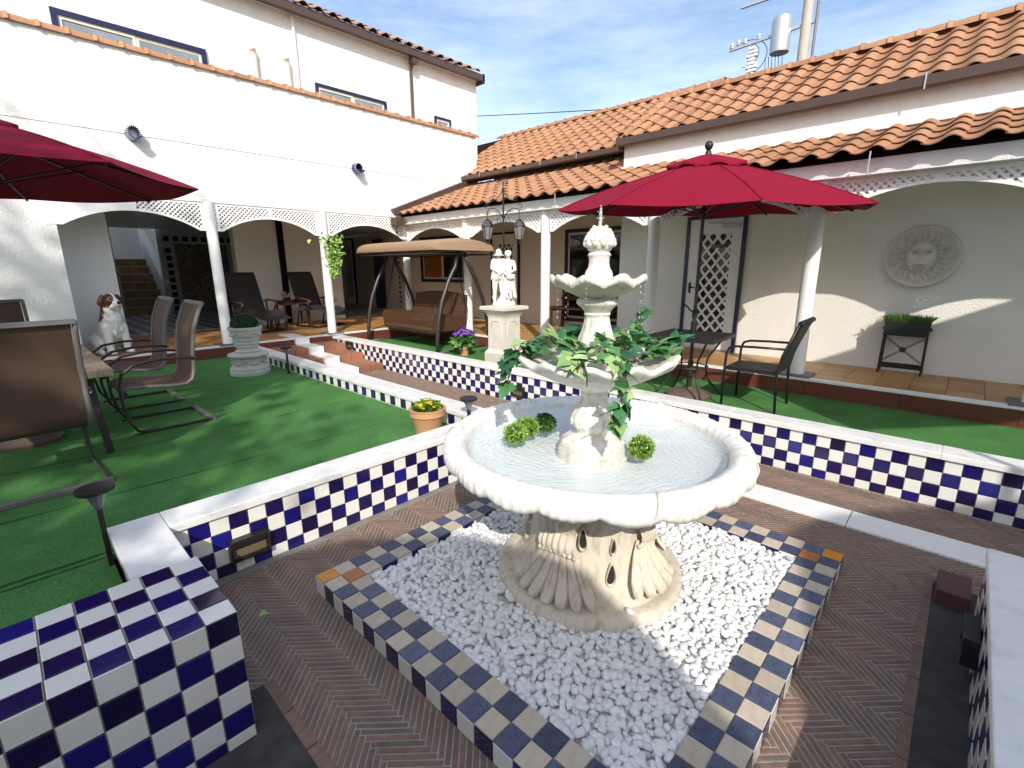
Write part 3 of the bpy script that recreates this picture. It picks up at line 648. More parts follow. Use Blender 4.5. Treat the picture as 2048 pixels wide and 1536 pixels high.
MB().prism([(8.08, 3.74), (8.10, 3.72), (8.18, 3.72), (8.2, 3.74), (8.2, 3.82), (8.185, 3.82), (8.18, 3.76), (8.10, 3.76), (8.09, 3.82), (8.075, 3.82)], 'y', 4.56, 10.2).build('gutter', BROWN, hs)
MB().box(8.2, 8.6, 4.56, 10.2, 3.76, 3.79).build('soffit', BROWN, hs)
for y in np.arange(5, 10, .9): MB().bar((8.065, y, 3.84), (8.065, y, 3.74), .012, .01).build('gutter_bracket', CHROME, hs)
MB().bar((7.19, .72, 3.72), (7.19, .72, 3.56), .012, .012).build('gutter_bracket', CHROME, hs)
def bar3(mb, P, a, b, off, sw): bar2(mb, lambda u, d, z: P(u, d*.45, z), a, b, off, sw)
def lattice_door(parent, X, y0, y1, z0, z1, sp=.15, panel=(.2, .13)):
    f = MB(); fw = .05
    f.box(X-.05, X+.02, y0, y0+fw, z0, z1); f.box(X-.05, X+.02, y1-fw, y1, z0, z1); f.box(X-.05, X+.02, y0+fw, y1-fw, z1-fw, z1)
    d = f.build('door_frame', NAVY, parent)
    a, b, lo, hi = y0+fw+.17*(y1-y0), y1-fw-.20*(y1-y0), z0+panel[0], z1-fw-.22
    lf = MB(); lf.box(X-.03, X, y0+fw, a, z0+.02, z1-fw); lf.box(X-.03, X, b, y1-fw, z0+.02, z1-fw); lf.box(X-.03, X, a, b, z0+.02, lo); lf.box(X-.03, X, a, b, hi, z1-fw)
    leaf = lf.build('door_leaf', WPAINT, parent); MB().box(X-.005, X, a, b, lo, hi).build('door_pane', GLASSD, leaf)
    mb = MB(); P = lambda u, dd, z: (X-.022+dd, u, z)
    for sg, off in ((1, 0), (-1, .004)):
        c = a-4
        while c < b+4:
            run = last = None
            for i in range(121):
                u = a+(b-a)*i/120; z = lo+sg*1.25*(u-c); ok = lo < z < hi
                if ok and run is None: run = (u, z)
                if run and not ok: bar3(mb, P, run, last, off, .036); run = None
                last = (u, z)
            if run and last[0] > run[0]: bar3(mb, P, run, last, off, .036)
            c += sp
    mb.build('door_lattice', WPAINT, leaf)
    MB().tube([(X-.03, y1-fw-.06, (z0+z1)/2-.05), (X-.08, y1-fw-.06, (z0+z1)/2-.05), (X-.08, y1-fw-.15, (z0+z1)/2-.05)], .01, 6).box(X-.035, X-.03, y1-fw-.08, y1-fw-.04, (z0+z1)/2-.14, (z0+z1)/2+.02).build('handle', BLACKM, leaf)
    return leaf, (a, b, lo, hi)
df, (a, b, lo, hi) = lattice_door(hs, 7.58, 2.49, 3.37, .46, 2.47)
MB().box(7.535, 7.556, a+.06, a+.28, hi-.20, hi-.15).build('name_plate', mat('bronze_plate', (.16, .08, .02), .4, metal=.4), df)
cl = MB().box(7.50, 7.55, 2.57, 2.83, 2.28, 2.34, .006).build('door_closer', CHROME, hs); MB().bar((7.52, 2.8, 2.35), (7.46, 3.02, 2.36), .02, .008).build('closer_arm', CHROME, cl)
lattice_door(hs, 8.60, 7.83, 8.77, .46, 2.54, .14)
lattice_door(hs, 9.05, 16.2, 17.2, .46, 2.75, .16); MB().box(8.52, 8.6, 13.6, 14.1, .46, 2.6).build('door_frame', NAVY, hs)
def window(parent, face, f, a0, a1, z0, z1, glass, curtain=None, mull=1, fw=.05, cols=NAVY, sign=-1):
    def B(mb, u0, u1, d0, d1, zz0, zz1):
        d0, d1 = sorted((f+sign*d0, f+sign*d1))
        return mb.box(d0, d1, u0, u1, zz0, zz1) if face == 'x' else mb.box(u0, u1, d0, d1, zz0, zz1)
    fr = MB(); B(fr, a0, a0+fw, -.02, .045, z0, z1); B(fr, a1-fw, a1, -.02, .045, z0, z1); B(fr, a0+fw, a1-fw, -.02, .045, z1-fw, z1); B(fr, a0+fw, a1-fw, -.02, .045, z0, z0+fw)
    o = fr.build('window', cols, parent)
    n = mull+1; sw = (a1-a0-2*fw)/n
    for i in range(n):
        u0 = a0+fw+i*sw; u1 = u0+sw; s = MB(); dd = .012 if i % 2 else .022
        B(s, u0+.001, u0+.04, .002, dd, z0+fw, z1-fw); B(s, u1-.04, u1-.001, .002, dd, z0+fw, z1-fw); B(s, u0+.04, u1-.04, .002, dd, z0+fw, z0+fw+.045); B(s, u0+.04, u1-.04, .002, dd, z1-fw-.045, z1-fw)
        s.build('sash', CREAM, o); p = MB(); B(p, u0+.035, u1-.035, .003, .006, z0+fw+.04, z1-fw-.04); p.build('pane', curtain if (curtain and i == n-1) else glass, o)
    return o
window(hs, 'x', 8.6, 9.75, 11.65, 1.34, 2.55, GLASSD, AMBER, 1, .08); window(hs, 'x', 8.6, 4.9, 6.5, .58, 2.50, GLASSD, None, 1, .07)
# --- left building
lb = thing('building', 'tall white stucco building with tile coped parapet and arcade on left', 'building', (2, 9.3, .26))
MB().box(-7, 8.58, 9.25, 9.50, 2.80, 3.624).build('wall', STUCCO, lb); MB().box(-7, 8.58, 9.25, 9.50, 3.633, 4.76).build('parapet', STUCCO, lb); MB().box(-7, 8.575, 9.262, 9.49, 3.619, 3.635).build('wall_groove', CONCRETE, lb)
MB().box(-7, .76, 9.25, 9.60, 0, 2.80).build('wall', STUCCO, lb); MB().box(.76, 6.42, 9.235, 9.27, 2.775, 2.835, .008).build('moulding', WPAINT, lb)
MB().box(8.45, 8.578, 9.50, 9.76, 3.0, 4.76).build('parapet', STUCCO, lb); MB().box(-7, 9.09, 9.75, 10.0, 2.82, 6.20).build('upper_wall', STUCCO, lb); MB().box(8.8, 9.085, 10.0, 18, 3.0, 6.20).build('upper_wall', STUCCO, lb)
MB().box(-7, 9.0, 9.5, 17.2, 2.83, 2.95).build('ceiling', WPAINT, lb); MB().box(3.6, 9.0, 17.2, 18.3, 2.83, 2.95).build('ceiling', WPAINT, lb); MB().box(-7, 9.05, 10.0, 18, 6.12, 6.2).build('roof_deck', CONCRETE, lb)
x = -1.6
while x < 8.5: inst(BAR, 'coping_tile', lb, frameM((x, 9.335, 4.745), (1, 0, 0), (0, 1, 0), (0, 0, 1), .98, 1.45, 1.1)); x += .285
# upper roof edge
MB().prism([(9.50, 6.14), (9.62, 6.14), (9.62, 6.24), (9.50, 6.28)], 'x', -7, 9.15).build('gutter', BROWN, lb); MB().box(-7, 9.13, 9.60, 9.76, 6.18, 6.22).build('soffit', WPAINT, lb)
rfU = MB().add([(-7, 9.5, 6.26), (9.16, 9.5, 6.26), (9.16, 14, 8.4), (-7, 14, 8.4)], [(0, 1, 2, 3)]).build('roof', DARKWOOD_SHADE, lb)
x = 3.5; th = math.atan2(2.14, 4.5)
while x < 9.1:
    for i in range(2): inst(ROOFT, 'roof_tile', rfU, frameM((x, 9.46+.31*i*math.cos(th), 6.28+.31*i*math.sin(th)), (0, math.cos(th), math.sin(th)), (-1, 0, 0), (0, -math.sin(th), math.cos(th))))
    x += .28
MB().box(9.10, 9.16, 9.5, 14, 6.1, 6.3).build('bargeboard', BROWN, lb)
dp = MB().tube([(7.12, 9.60, 6.14), (7.12, 9.68, 6.0), (7.12, 9.71, 5.9), (7.12, 9.71, 4.8)], .035, 8).build('downpipe', BROWN, lb); MB().box(7.05, 7.19, 9.53, 9.67, 6.02, 6.16).build('rain_hopper', BROWN, dp)
window(lb, 'y', 9.75, 4.9, 6.45, 4.45, 5.16, GLASSG, None, 1, .05); window(lb, 'y', 9.75, 7.74, 8.22, 4.55, 5.15, GLASSG, None, 0, .045); window(lb, 'y', 9.75, 1.2, 3.07, 4.4, 5.20, GLASSG, None, 1, .07)
for x in (3.82, 4.39):
    MB().tube([(x, 9.74, 4.3), (x, 9.70, 4.5), (x, 9.70, 5.30), (x-.02, 9.68, 5.38), (x-.05, 9.64, 5.42)], [.05, .05, .05, .055, .055], 10).build('vent_pipe', CREAM, lb, smooth=40)
MB().tube([(4.57, 9.72, 4.3), (4.57, 9.72, 6.15)], .03, 8).build('drain_pipe', WPAINT, lb, smooth=40)
for x in (2.65, 4.56): column(lb, x, 9.27, .455, 2.79)
cx = [.66, 2.65, 4.56, 6.5]
for k, (a, b) in enumerate(zip(cx, cx[1:])): arch(lb, 'x', a, b, 9.27, 2.785, 2.575, 2.335, solid=1.03 if k == 0 else None)
# hall behind the arcade
MB().box(.76, 1.42, 10.1, 10.3, .44, 2.84).build('hall_wall', STUCCO, lb); MB().box(.6, .76, 9.6, 17.5, .44, 2.84).build('hall_wall', STUCCOW, lb)
MB().box(3.80, 6.25, 11.9, 12.15, .44, 2.84).build('hall_wall', STUCCOW, lb); MB().box(6.0, 6.25, 12.15, 17.4, .44, 2.84).build('hall_wall', STUCCOW, lb); None
MB().box(6.25, 9.05, 17.6, 17.8, .44, 2.84).build('hall_wall', STUCCOW, lb); MB().box(4.72, 4.85, 11.84, 11.9, .46, 2.84).build('wall_post', DARKWOOD_SHADE, lb)
# mosaic panel with a border of black squares, stair beyond
MB().box(3.50, 6.0, 17.35, 17.5, .44, 2.84).build('hall_wall', STUCCOW, lb); MB().box(1.42, 2.44, 17.2, 17.5, .44, 2.84).build('hall_wall', STUCCOW, lb)
MOSM = mat('mosaic', (.44, .36, .27), .4, var=.45, vscale=14, col2=(.20, .16, .12), c2scale=24, c2lo=.45, c2hi=.55, rand=.15)
mos = MB().box(3.92, 5.30, 17.342, 17.35, .46, 2.45).build('mosaic_panel', BLACKT, lb)
for i in range(5):
    for k in range(7):
        a, z = 3.925+i*.275, .47+k*.283; MB().box(a, a+.268, 17.33, 17.342, z, z+.275).build('mosaic_tile', MOSM, mos)
        MB().tube([(a+.134+.09*math.cos(q), 17.328, z+.137+.09*math.sin(q)) for q in np.linspace(0, 2*pi, 14, endpoint=False)], .008, 4, close=True).build('tile_ring', BLACKT, mos)
for k in range(9): MB().box(3.66, 3.80, 17.33, 17.352, .5+k*.21, .64+k*.21).build('black_tile', BLACKT, mos)
for k in range(8): MB().box(3.66+k*.24, 3.80+k*.24, 17.33, 17.352, 2.52, 2.66).build('black_tile', BLACKT, mos)
stair = thing('stair', 'brown tiled stair rising between white walls behind the first arch', 'stair', (3, 17.6, .455))
STT = mat('stair_tile', (.34, .20, .075), .4, var=.2, vscale=5, rand=.2)
for k in range(7):
    for i in range(4): MB().box(2.48+i*.245, 2.48+(i+1)*.245-.008, 17.2+k*.3, 17.2+(k+1)*.3, .455, .455+(k+1)*.225).build('stair_tile', STT, stair)
    MB().box(2.48, 3.46, 17.18+k*.3, 17.2+k*.3, .445+(k+1)*.225, .462+(k+1)*.225).build('nosing', CREAM, stair)
MB().prism([(17.2, .455), (17.2, 1.3), (19.4, 2.95), (19.4, .455)], 'x', 3.462, 3.62).build('side_wall', STUCCO, stair); MB().prism([(17.2, .455), (17.2, 1.5), (19.4, 3.1), (19.4, .455)], 'x', 2.3, 2.475).build('side_wall', STUCCO, stair)
MB().box(1.2, 4.6, 19.9, 20.1, .455, 3.6).build('rear_wall', STUCCO, stair)
for k in range(8): inst(BAR, 'coping_tile', stair, frameM((2.39, 17.1+k*.28, 1.50+k*.204), (0, .81, .59), (-1, 0, 0), (0, -.59, .81), 1.1, 1.4, 1.2))
for k in range(6): inst(BAR, 'coping_tile', stair, frameM((3.54, 19.4, 3.0), (1, 0, 0), (0, 1, 0), (0, 0, 1))) if k == 0 else None
# ------------------------------------------------------------------ fountain
FC = (2.04, 1.34)
fo = thing('fountain', 'three tiered cream cast stone fountain with scalloped basins on white pebbles', 'fountain', (*FC, .05))
def fl_(name, prof, m, seg=64, fr=None, fz=None, smooth=60, parent=fo): return MB().lathe(prof, seg, (*FC, 0), fr, fz).build(name, m, parent, smooth=smooth)
fl_('plinth', [(.50, .02), (.505, .10), (.50, .135), (.485, .142), (.46, .142), (.40, .135), (.2, .135)], BASEST)
fl_('base_body', [(.45, .13), (.40, .155), (.36, .20), (.335, .27), (.322, .36), (.316, .46), (.318, .55), (.33, .62), (.345, .66), (.32, .70)], BASEST, 72, lambda a, i, r, z: .006*math.cos(a*4))
def PC(r, a, z): return (FC[0]+r*math.cos(a), FC[1]+r*math.sin(a), z)
def acanthus(ang, wd, wc, nl=7, zc=.385):
    """fan of ribbed lobes spreading down the base from a rolled, beaded cuff"""
    mb = MB(); ns = 30; nt = nl*10+1
    for i in range(ns):
        s = i/(ns-1)
        for j in range(nt):
            t = -1+2*j/(nt-1); p = ((t+1)/2*nl) % 1-.5
            if j == nt-1: p = .5
            lobe = 1-.20*abs(2*p)**2.4*(s > .3)-.10*t*t; sq = s*lobe
            z = zc-.24*sq; rr = .335+.018*sq+.108*sq**1.9
            a = ang+t*(wc*.85+(wd-wc*.85)*sq**.85)
            A = (.010+.026*sq)*(1-.3*t*t); rib = A*math.sqrt(max(0, 1-(2*p)**2))-.28*A*math.exp(-(p/.07)**2)
            fall = max(0, (s-.93)/.07)
            mb.v.append(PC(rr+.006+rib*(1-fall*.8), a, max(z-.012*fall, .143)))
    for i in range(ns-1):
        for j in range(nt-1): q = i*nt+j; mb.f.append((q, q+1, q+nt+1, q+nt))
    leaf = mb.build('acanthus_leaf', BASEST, fo, smooth=70)
    cu = MB(); nc = 48; nph = 11
    for i in range(nph):
        ph = -.9+pi*1.15*i/(nph-1)
        for j in range(nc+1):
            t = -1+2*j/nc; b = .055*(1-.25*t*t)+.0045*math.cos(t*pi*6)
            cu.v.append(PC(.330+b*math.cos(ph-.3)*1.1, ang+t*wc, zc+.035+b*math.sin(ph-.3)*1.15-.012*t*t))
    for i in range(nph-1):
        for j in range(nc): q = i*(nc+1)+j; cu.f.append((q, q+1, q+nc+2, q+nc+1))
    for k in range(9): t = -1+2*k/8; cu.sphere(PC(.367, ang+t*wc, zc-.008-.012*t*t), .0125, 8, 6)
    cu.build('cuff', BASEST, leaf, smooth=60)
    hd = MB(); nh = 14
    for i in range(nh):
        s = i/(nh-1)
        for j in range(nc+1):
            t = -1+2*j/nc
            hd.v.append(PC(.345+.012*math.cos(t*pi*5)*(.5+.5*s)-.035*t*t*(1-s)+.02*math.sin(pi*s)+.03*s*s, ang+t*wc*(1+.35*s)+.18*s*s, zc+.07+(.65-zc-.07)*s))
    for i in range(nh-1):
        for j in range(nc): q = i*(nc+1)+j; hd.f.append((q, q+1, q+nc+2, q+nc+1))
    hd.build('hood', BASEST, leaf, smooth=60)
va = math.atan2(-FC[1], -FC[0])      # direction of the viewer from the axis
for k, dv in enumerate((-.45, .90, 2.4, 3.9)): acanthus(va+dv, .64 if k % 2 == 0 else .44, .27 if k % 2 == 0 else .17, 7 if k % 2 == 0 else 5, .385 if k % 2 == 0 else .43)
def teardrop(ang, z, h, wd, r):
    mb = MB(); n = 24; rim = []
    for i in range(n):
        t = 2*pi*i/n; zz = z+h*math.cos(t)*.5; a = ang+wd*math.sin(t)*(.35+.65*(1-math.cos(t))/2)/r
        rim.append((a, zz))
    for dr, sc in ((.012, 1.35), (.018, 1.15), (.004, 1.0), (-.05, .8)):
        for a, zz in rim: mb.v.append((FC[0]+(r+dr)*math.cos(ang+(a-ang)*sc), FC[1]+(r+dr)*math.sin(ang+(a-ang)*sc), z+(zz-z)*sc))
    for k in range(3):
        for i in range(n): j = (i+1) % n; mb.f.append((k*n+i, k*n+j, k*n+n+j, k*n+n+i))
    o = mb.build('pierced_opening', BASEST, fo, smooth=60, fix=True); d = MB()
    d.v = [(FC[0]+(r+.006)*math.cos(a), FC[1]+(r+.006)*math.sin(a), zz) for a, zz in rim]; d.f = [tuple(range(n))]; d.build('hollow_shade', mat('hollow_shade_paint', (.02, .017, .013), .9) if 'hollow_shade_paint' not in MATS else MATS['hollow_shade_paint'], o)  # flat dark disc; shade inside the opening is put into its colour
for dv in (.33, 1.7, -1.6): teardrop(va+dv, .275, .105, .026, .340); teardrop(va+dv+.03, .42, .075, .015, .324)
teardrop(va-.08, .47, .10, .022, .345)
# great basin with fluted, scalloped rim
NS = 20
def sc(a): return abs(math.sin(a*NS/2))**.7
bp_prof = [(.30, .62), (.42, .66), (.58, .72), (.70, .778), (.745, .802), (.768, .808), (.780, .822), (.783, .846), (.773, .869), (.753, .885), (.728, .893), (.703, .889), (.680, .873), (.665, .853), (.655, .82), (.62, .78), (.5, .76), (.2, .755)]
def bfr(a, i, r, z):
    g = .0016*math.cos(a*110+2*math.sin(a*9))+.0010*math.cos(a*67+1)
    if 4 <= i <= 12: return .006*sc(a)*(1, 1, .9, .7, .45, .3, .2, .1, 0)[i-4]+g
    return 0
def bfz(a, i, r, z):
    if 4 <= i <= 7: return -.026*sc(a)*(.9, 1, .6, .2)[i-4]+.006*math.sin(a*7+1)
    if 9 <= i <= 12: return .0016*math.cos(a*110+2*math.sin(a*9))
    return 0
bas = fl_('basin', bp_prof, CASTW, 660, bfr, bfz)
for dv in (.30, 1.2, 2.5, 3.7, 4.7):     # joints between the rim sections
    a = va+dv; mb = MB().tube([(FC[0]+(r+.007)*math.cos(a+.01*k), FC[1]+(r+.007)*math.sin(a+.01*k), z+.002) for k, (r, z) in enumerate(bp_prof[5:13])], .0045, 6); mb.build('rim_joint', BASEST, bas)
fl_('basin_lining', [(.657, .835), (.648, .812), (.615, .787), (.5, .768), (.18, .764)], mat('basin_paint', (.80, .83, .83), .6, var=.04, vscale=5), 72)
MB().disc(.670, .856, 96, FC).build('basin_water', WATER, fo)
ped = [(.19, .75), (.187, .80), (.182, .825), (.165, .855), (.12, .885), (.088, .895), (.085, .905), (.10, .925), (.116, .95), (.118, .975), (.108, 1.0), (.085, 1.03), (.068, 1.06), (.062, 1.085), (.068, 1.095), (.072, 1.105), (.066, 1.12), (.085, 1.135), (.10, 1.14)]
fl_('pedestal', ped, CAST, 96, lambda a, i, r, z: (.006*abs(math.sin(a*6))-.003 if 8 <= i <= 13 else (.004*math.cos(a*10) if 1 <= i <= 4 else 0)))
def scroll(ang, z, r, s=1.):
    pts = []
    for k in range(26): t = k/25*3.6*pi; q = .018*s*(1-k/30); pts.append((FC[0]+(r+.006)*math.cos(ang+q*math.cos(t)/r), FC[1]+(r+.006)*math.sin(ang+q*math.cos(t)/r), z+q*math.sin(t)))
    return MB().tube(pts, .006*s, 6)
for k in range(10): scroll(va+k*2*pi/10, .957, .113).build('scroll', CAST, fo, smooth='all')
def bowl(name, R_, zr, rb, zb, n, m, amp):
    pr = [(rb, zb), (rb+.1*(R_-rb), zb+.005), (rb+.45*(R_-rb), zb+.30*(zr-zb)), (rb+.8*(R_-rb), zb+.62*(zr-zb)), (R_*.97, zr-.028), (R_*1.0, zr-.018), (R_*1.01, zr-.004), (R_*.985, zr+.006), (R_*.95, zr+.002), (R_*.8, zr-.02), (R_*.5, zr-.05), (.04, zr-.055)]
    def q(a): return math.cos(a*n)
    return fl_(name, pr, m, 264, lambda a, i, r, z: (amp*.8*q(a) if 4 <= i <= 8 else amp*.35*q(a) if i in (2, 3, 9) else 0)+(.0015*math.cos(a*n*7) if 3 <= i <= 8 else 0), lambda a, i, r, z: (amp*1.1*q(a) if 4 <= i <= 8 else amp*.3*q(a) if i in (3, 9) else 0))
bowl('middle_bowl', .395, 1.30, .095, 1.14, 12, CAST, .014)
col = [(.115, 1.245), (.10, 1.30), (.098, 1.36), (.088, 1.39), (.075, 1.42), (.064, 1.455), (.058, 1.49), (.06, 1.503), (.066, 1.51), (.062, 1.52), (.078, 1.54), (.098, 1.556), (.104, 1.565), (.102, 1.58), (.088, 1.588), (.09, 1.60)]
fl_('upper_stem', col, CAST, 96, lambda a, i, r, z: .006*abs(math.sin(a*5))-.002 if 1 <= i <= 6 else 0)
bowl('upper_bowl', .228, 1.685, .095, 1.595, 9, CAST, .012)
fl_('finial_neck', [(.07, 1.63), (.068, 1.70), (.064, 1.715), (.052, 1.735), (.048, 1.76), (.05, 1.785), (.056, 1.792), (.052, 1.80), (.045, 1.81), (.06, 1.82)], CAST, 48)
def cone_r(z): t = (z-1.825)/.105; return .064*math.sqrt(max(0, 1-((t-.22)/.80)**2)) if t < 1 else 0
mb = MB().lathe([(.05, 1.815), (.063, 1.83), (.066, 1.85), (.060, 1.875), (.048, 1.9), (.03, 1.92), (.004, 1.93)], 32, (*FC, 0))
for i in range(6):
    z = 1.845+i*.015; n = 11-i
    for j in range(n): a = 2*pi*(j+.5*(i % 2))/n; r = (.066, .064, .060, .053, .044, .032)[i]; mb.sphere((FC[0]+r*math.cos(a), FC[1]+r*math.sin(a), z), .0155-.001*i, 8, 6)
mb.build('pine_cone', CAST, fo, smooth='all')
cupm = MB()
for k in range(10):
    a0 = 2*pi*k/10; k0 = len(cupm.v)
    for i in range(6):
        s = i/5
        for j in range(5):
            t = (j-2)/2; a = a0+t*.32*(1-.85*s**3); r = .05+.022*s+.006*s**3-.004*t*t
            cupm.v.append((FC[0]+r*math.cos(a), FC[1]+r*math.sin(a), 1.81+.055*s))
    for i in range(5):
        for j in range(4): q = k0+i*5+j; cupm.f.append((q, q+1, q+6, q+5))
cupm.build('leaf_cup', CAST, fo, smooth=60)
JET = mat('jet_water', (.85, .9, .92), .05, trans=.6, spec=.8)
mb = MB().tube([(FC[0]+random.uniform(-.003, .003), FC[1]+random.uniform(-.003, .003), 1.925+.0095*i) for i in range(10)], [.009, .008, .009, .007, .009, .007, .008, .006, .006, .003], 8)
for i in range(7): mb.sphere((FC[0]+random.uniform(-.012, .012), FC[1]+random.uniform(-.012, .012), 1.94+random.uniform(0, .09)), random.uniform(.002, .004), 6, 4)
mb.build('water_jet', JET, fo, smooth='all')
dr = MB()
for k in range(5):
    a = va+random.uniform(-1.4, 1.4); r = .22
    for i in range(14): dr.sphere((FC[0]+r*math.cos(a)+random.uniform(-.003, .003), FC[1]+r*math.sin(a), 1.66-.03*i-random.uniform(0, .02)), random.uniform(.0015, .003), 5, 4, (1, 1, 2))
dr.build('water_drops', JET, fo)['kind'] = 'stuff'
# ------------------------------------------------------------------ leaves
def leaf_mesh(name, m, lobes=5, ln=1., fold=.12):
    """palmate ivy leaf, base at origin, pointing +x, unit length"""
    half = [(-.10, .08), (-.17, .25), (-.05, .29), (.0, .40), (.12, .56), (.22, .47), (.34, .45), (.37, .29), (.50, .31), (.64, .22), (.80, .11)]
    zf = lambda x, y: fold*abs(y)-.35*y*y-.16*x*x
    mid = [(0, 0, .0), (.33, 0, -.03-.16*.11), (.66, 0, -.03-.16*.43), (1.0, 0, -.18)]; n = len(half)
    V_ = mid+[(x, y, zf(x, y)) for x, y in half]+[(x, -y, zf(x, y)) for x, y in half]
    own = [0, 0, 0, 0, 0, 1, 1, 1, 1, 2, 2]; f = []
    for o, rv in ((4, False), (4+n, True)):
        T = []
        for i in range(n-1):
            T.append((own[i], o+i+1, o+i))
            if own[i+1] != own[i]: T.append((own[i], own[i+1], o+i+1))
        T += [(2, 3, o+n-1)]
        f += [t[::-1] if rv else t for t in T]
    return MB().add([(x*ln, y*ln, z*ln) for x, y, z in V_], f).mesh(name, m)
IVY = leaf_mesh('ivy_leaf', LEAFG)
def leafM(p, d, roll, s, up=None):
    d = Vector(d).normalized(); upv = Vector((0, 0, 1)) if abs(d.z) < .95 else Vector((1, 0, 0))
    y = upv.cross(d).normalized(); z = d.cross(y)
    c, s_ = math.cos(roll), math.sin(roll); y2 = y*c+z*s_; z2 = d.cross(y2)
    return frameM(p, d*s, y2*s, z2*s)
iv_ = thing('ivy_garland', 'trailing garland of variegated green ivy laid round the middle fountain bowl', 'ivy', (*FC, 1.30))
vines = MB()
def vine(pts, nleaf, s0=.05, s1=.088, drop=.0):
    P_ = [Vector(p) for p in pts]
    vines.tube(pts, .0028, 5)
    for k in range(nleaf):
        t = (k+random.random())/nleaf*(len(P_)-1); i = min(int(t), len(P_)-2); p = P_[i].lerp(P_[i+1], t-i)
        out = Vector((p.x-FC[0], p.y-FC[1], 0)); out.normalize()
        d = out*random.uniform(.2, 1)+Vector((random.uniform(-.8, .8), random.uniform(-.8, .8), random.uniform(-.5, .7)-drop))
        q = p+Vector((random.uniform(-.025, .025), random.uniform(-.025, .025), random.uniform(0, .035)))
        vines.tube([p, q], .0016, 4)
        inst(IVY, 'leaf', iv_, leafM(q, d, random.uniform(-.6, .6), random.uniform(s0, s1)))
def ringpt(a, r, z): return (FC[0]+r*math.cos(va+a), FC[1]+r*math.sin(va+a), z)
for rr_, zz_, n_ in ((.32, 1.325, 62), (.19, 1.36, 58), (.26, 1.36, 62)):
    vine([ringpt(-pi+2*pi*k/24, rr_+random.uniform(-.03, .03), zz_+random.uniform(-.01, .03)) for k in range(25)], n_)
vine([ringpt(-1.35, .30, 1.34), ringpt(-1.4, .38, 1.335), ringpt(-1.42, .42, 1.28), ringpt(-1.4, .44, 1.20), ringpt(-1.38, .45, 1.14)], 12, .06, .11, .5)
vine([ringpt(-1.2, .3, 1.34), ringpt(-1.2, .39, 1.36), ringpt(-1.25, .43, 1.31), ringpt(-1.25, .45, 1.24)], 10, .06, .10, .4)
vine([ringpt(.22, .30, 1.34), ringpt(.30, .39, 1.335), ringpt(.33, .42, 1.26), ringpt(.30, .41, 1.18), ringpt(.28, .40, 1.10), ringpt(.27, .39, 1.05)], 20, .065, .11, .6)
vine([ringpt(1.25, .28, 1.34), ringpt(1.35, .34, 1.37), ringpt(1.45, .37, 1.38), ringpt(1.5, .39, 1.36)], 14, .05, .085, 0)
vine([ringpt(-.25, .28, 1.34), ringpt(-.2, .37, 1.345), ringpt(-.18, .41, 1.30)], 6, .09, .13, .4)
vine([ringpt(2.0, .2, 1.36), ringpt(2.2, .26, 1.44), ringpt(2.3, .30, 1.47)], 7, .06, .10, -.4)
vines.build('vine', STEM, iv_, smooth='all')
# floating topiary balls
def leaf_cloud(n, c, r, size, flatz=1., lo=-1., shell=.25):
    mb = MB(); c = Vector(c)
    for k in range(n):
        z = random.uniform(lo, 1); a = random.uniform(0, 2*pi); q = math.sqrt(max(0, 1-z*z)); d = Vector((q*math.cos(a), q*math.sin(a), z))
        p = c+Vector((d.x, d.y, d.z*flatz))*r*random.uniform(1-shell, 1.03)
        t = Vector((random.gauss(0, 1), random.gauss(0, 1), random.gauss(0, 1))); dd = (d*1.1+t*.6).normalized(); s = dd.cross(Vector((random.gauss(0, 1), random.gauss(0, 1), random.gauss(0, 1)))).normalized()
        L_ = size*random.uniform(.7, 1.3); w_ = L_*.32; mb.add([p, p+dd*L_*.5+s*w_, p+dd*L_, p+dd*L_*.5-s*w_], [(0, 1, 2, 3)])
    return mb
wherefl = ((1.803, 1.677, 'small green leaf ball floating at the left edge of the basin water', LEAFB), (1.925, 1.700, 'green leaf ball floating between two others in the fountain basin', LEAFB), (2.050, 1.672, 'darkest leaf ball of the floating trio in the basin', LEAFM), (2.073, 1.074, 'lone green leaf ball floating right of the fountain stem', LEAFB))
for x, y, lab, m in wherefl:
    t = thing('leaf_ball', lab, 'topiary ball', (x, y, .85), group='leaf balls floating in the fountain')
    MB().sphere((x, y, .866), .042, 12, 8).build('core', SOIL if m is LEAFM else LEAFD, t); leaf_cloud(640, (x, y, .866), .054, .020, .85).build('foliage', m, t)['kind'] = 'stuff'
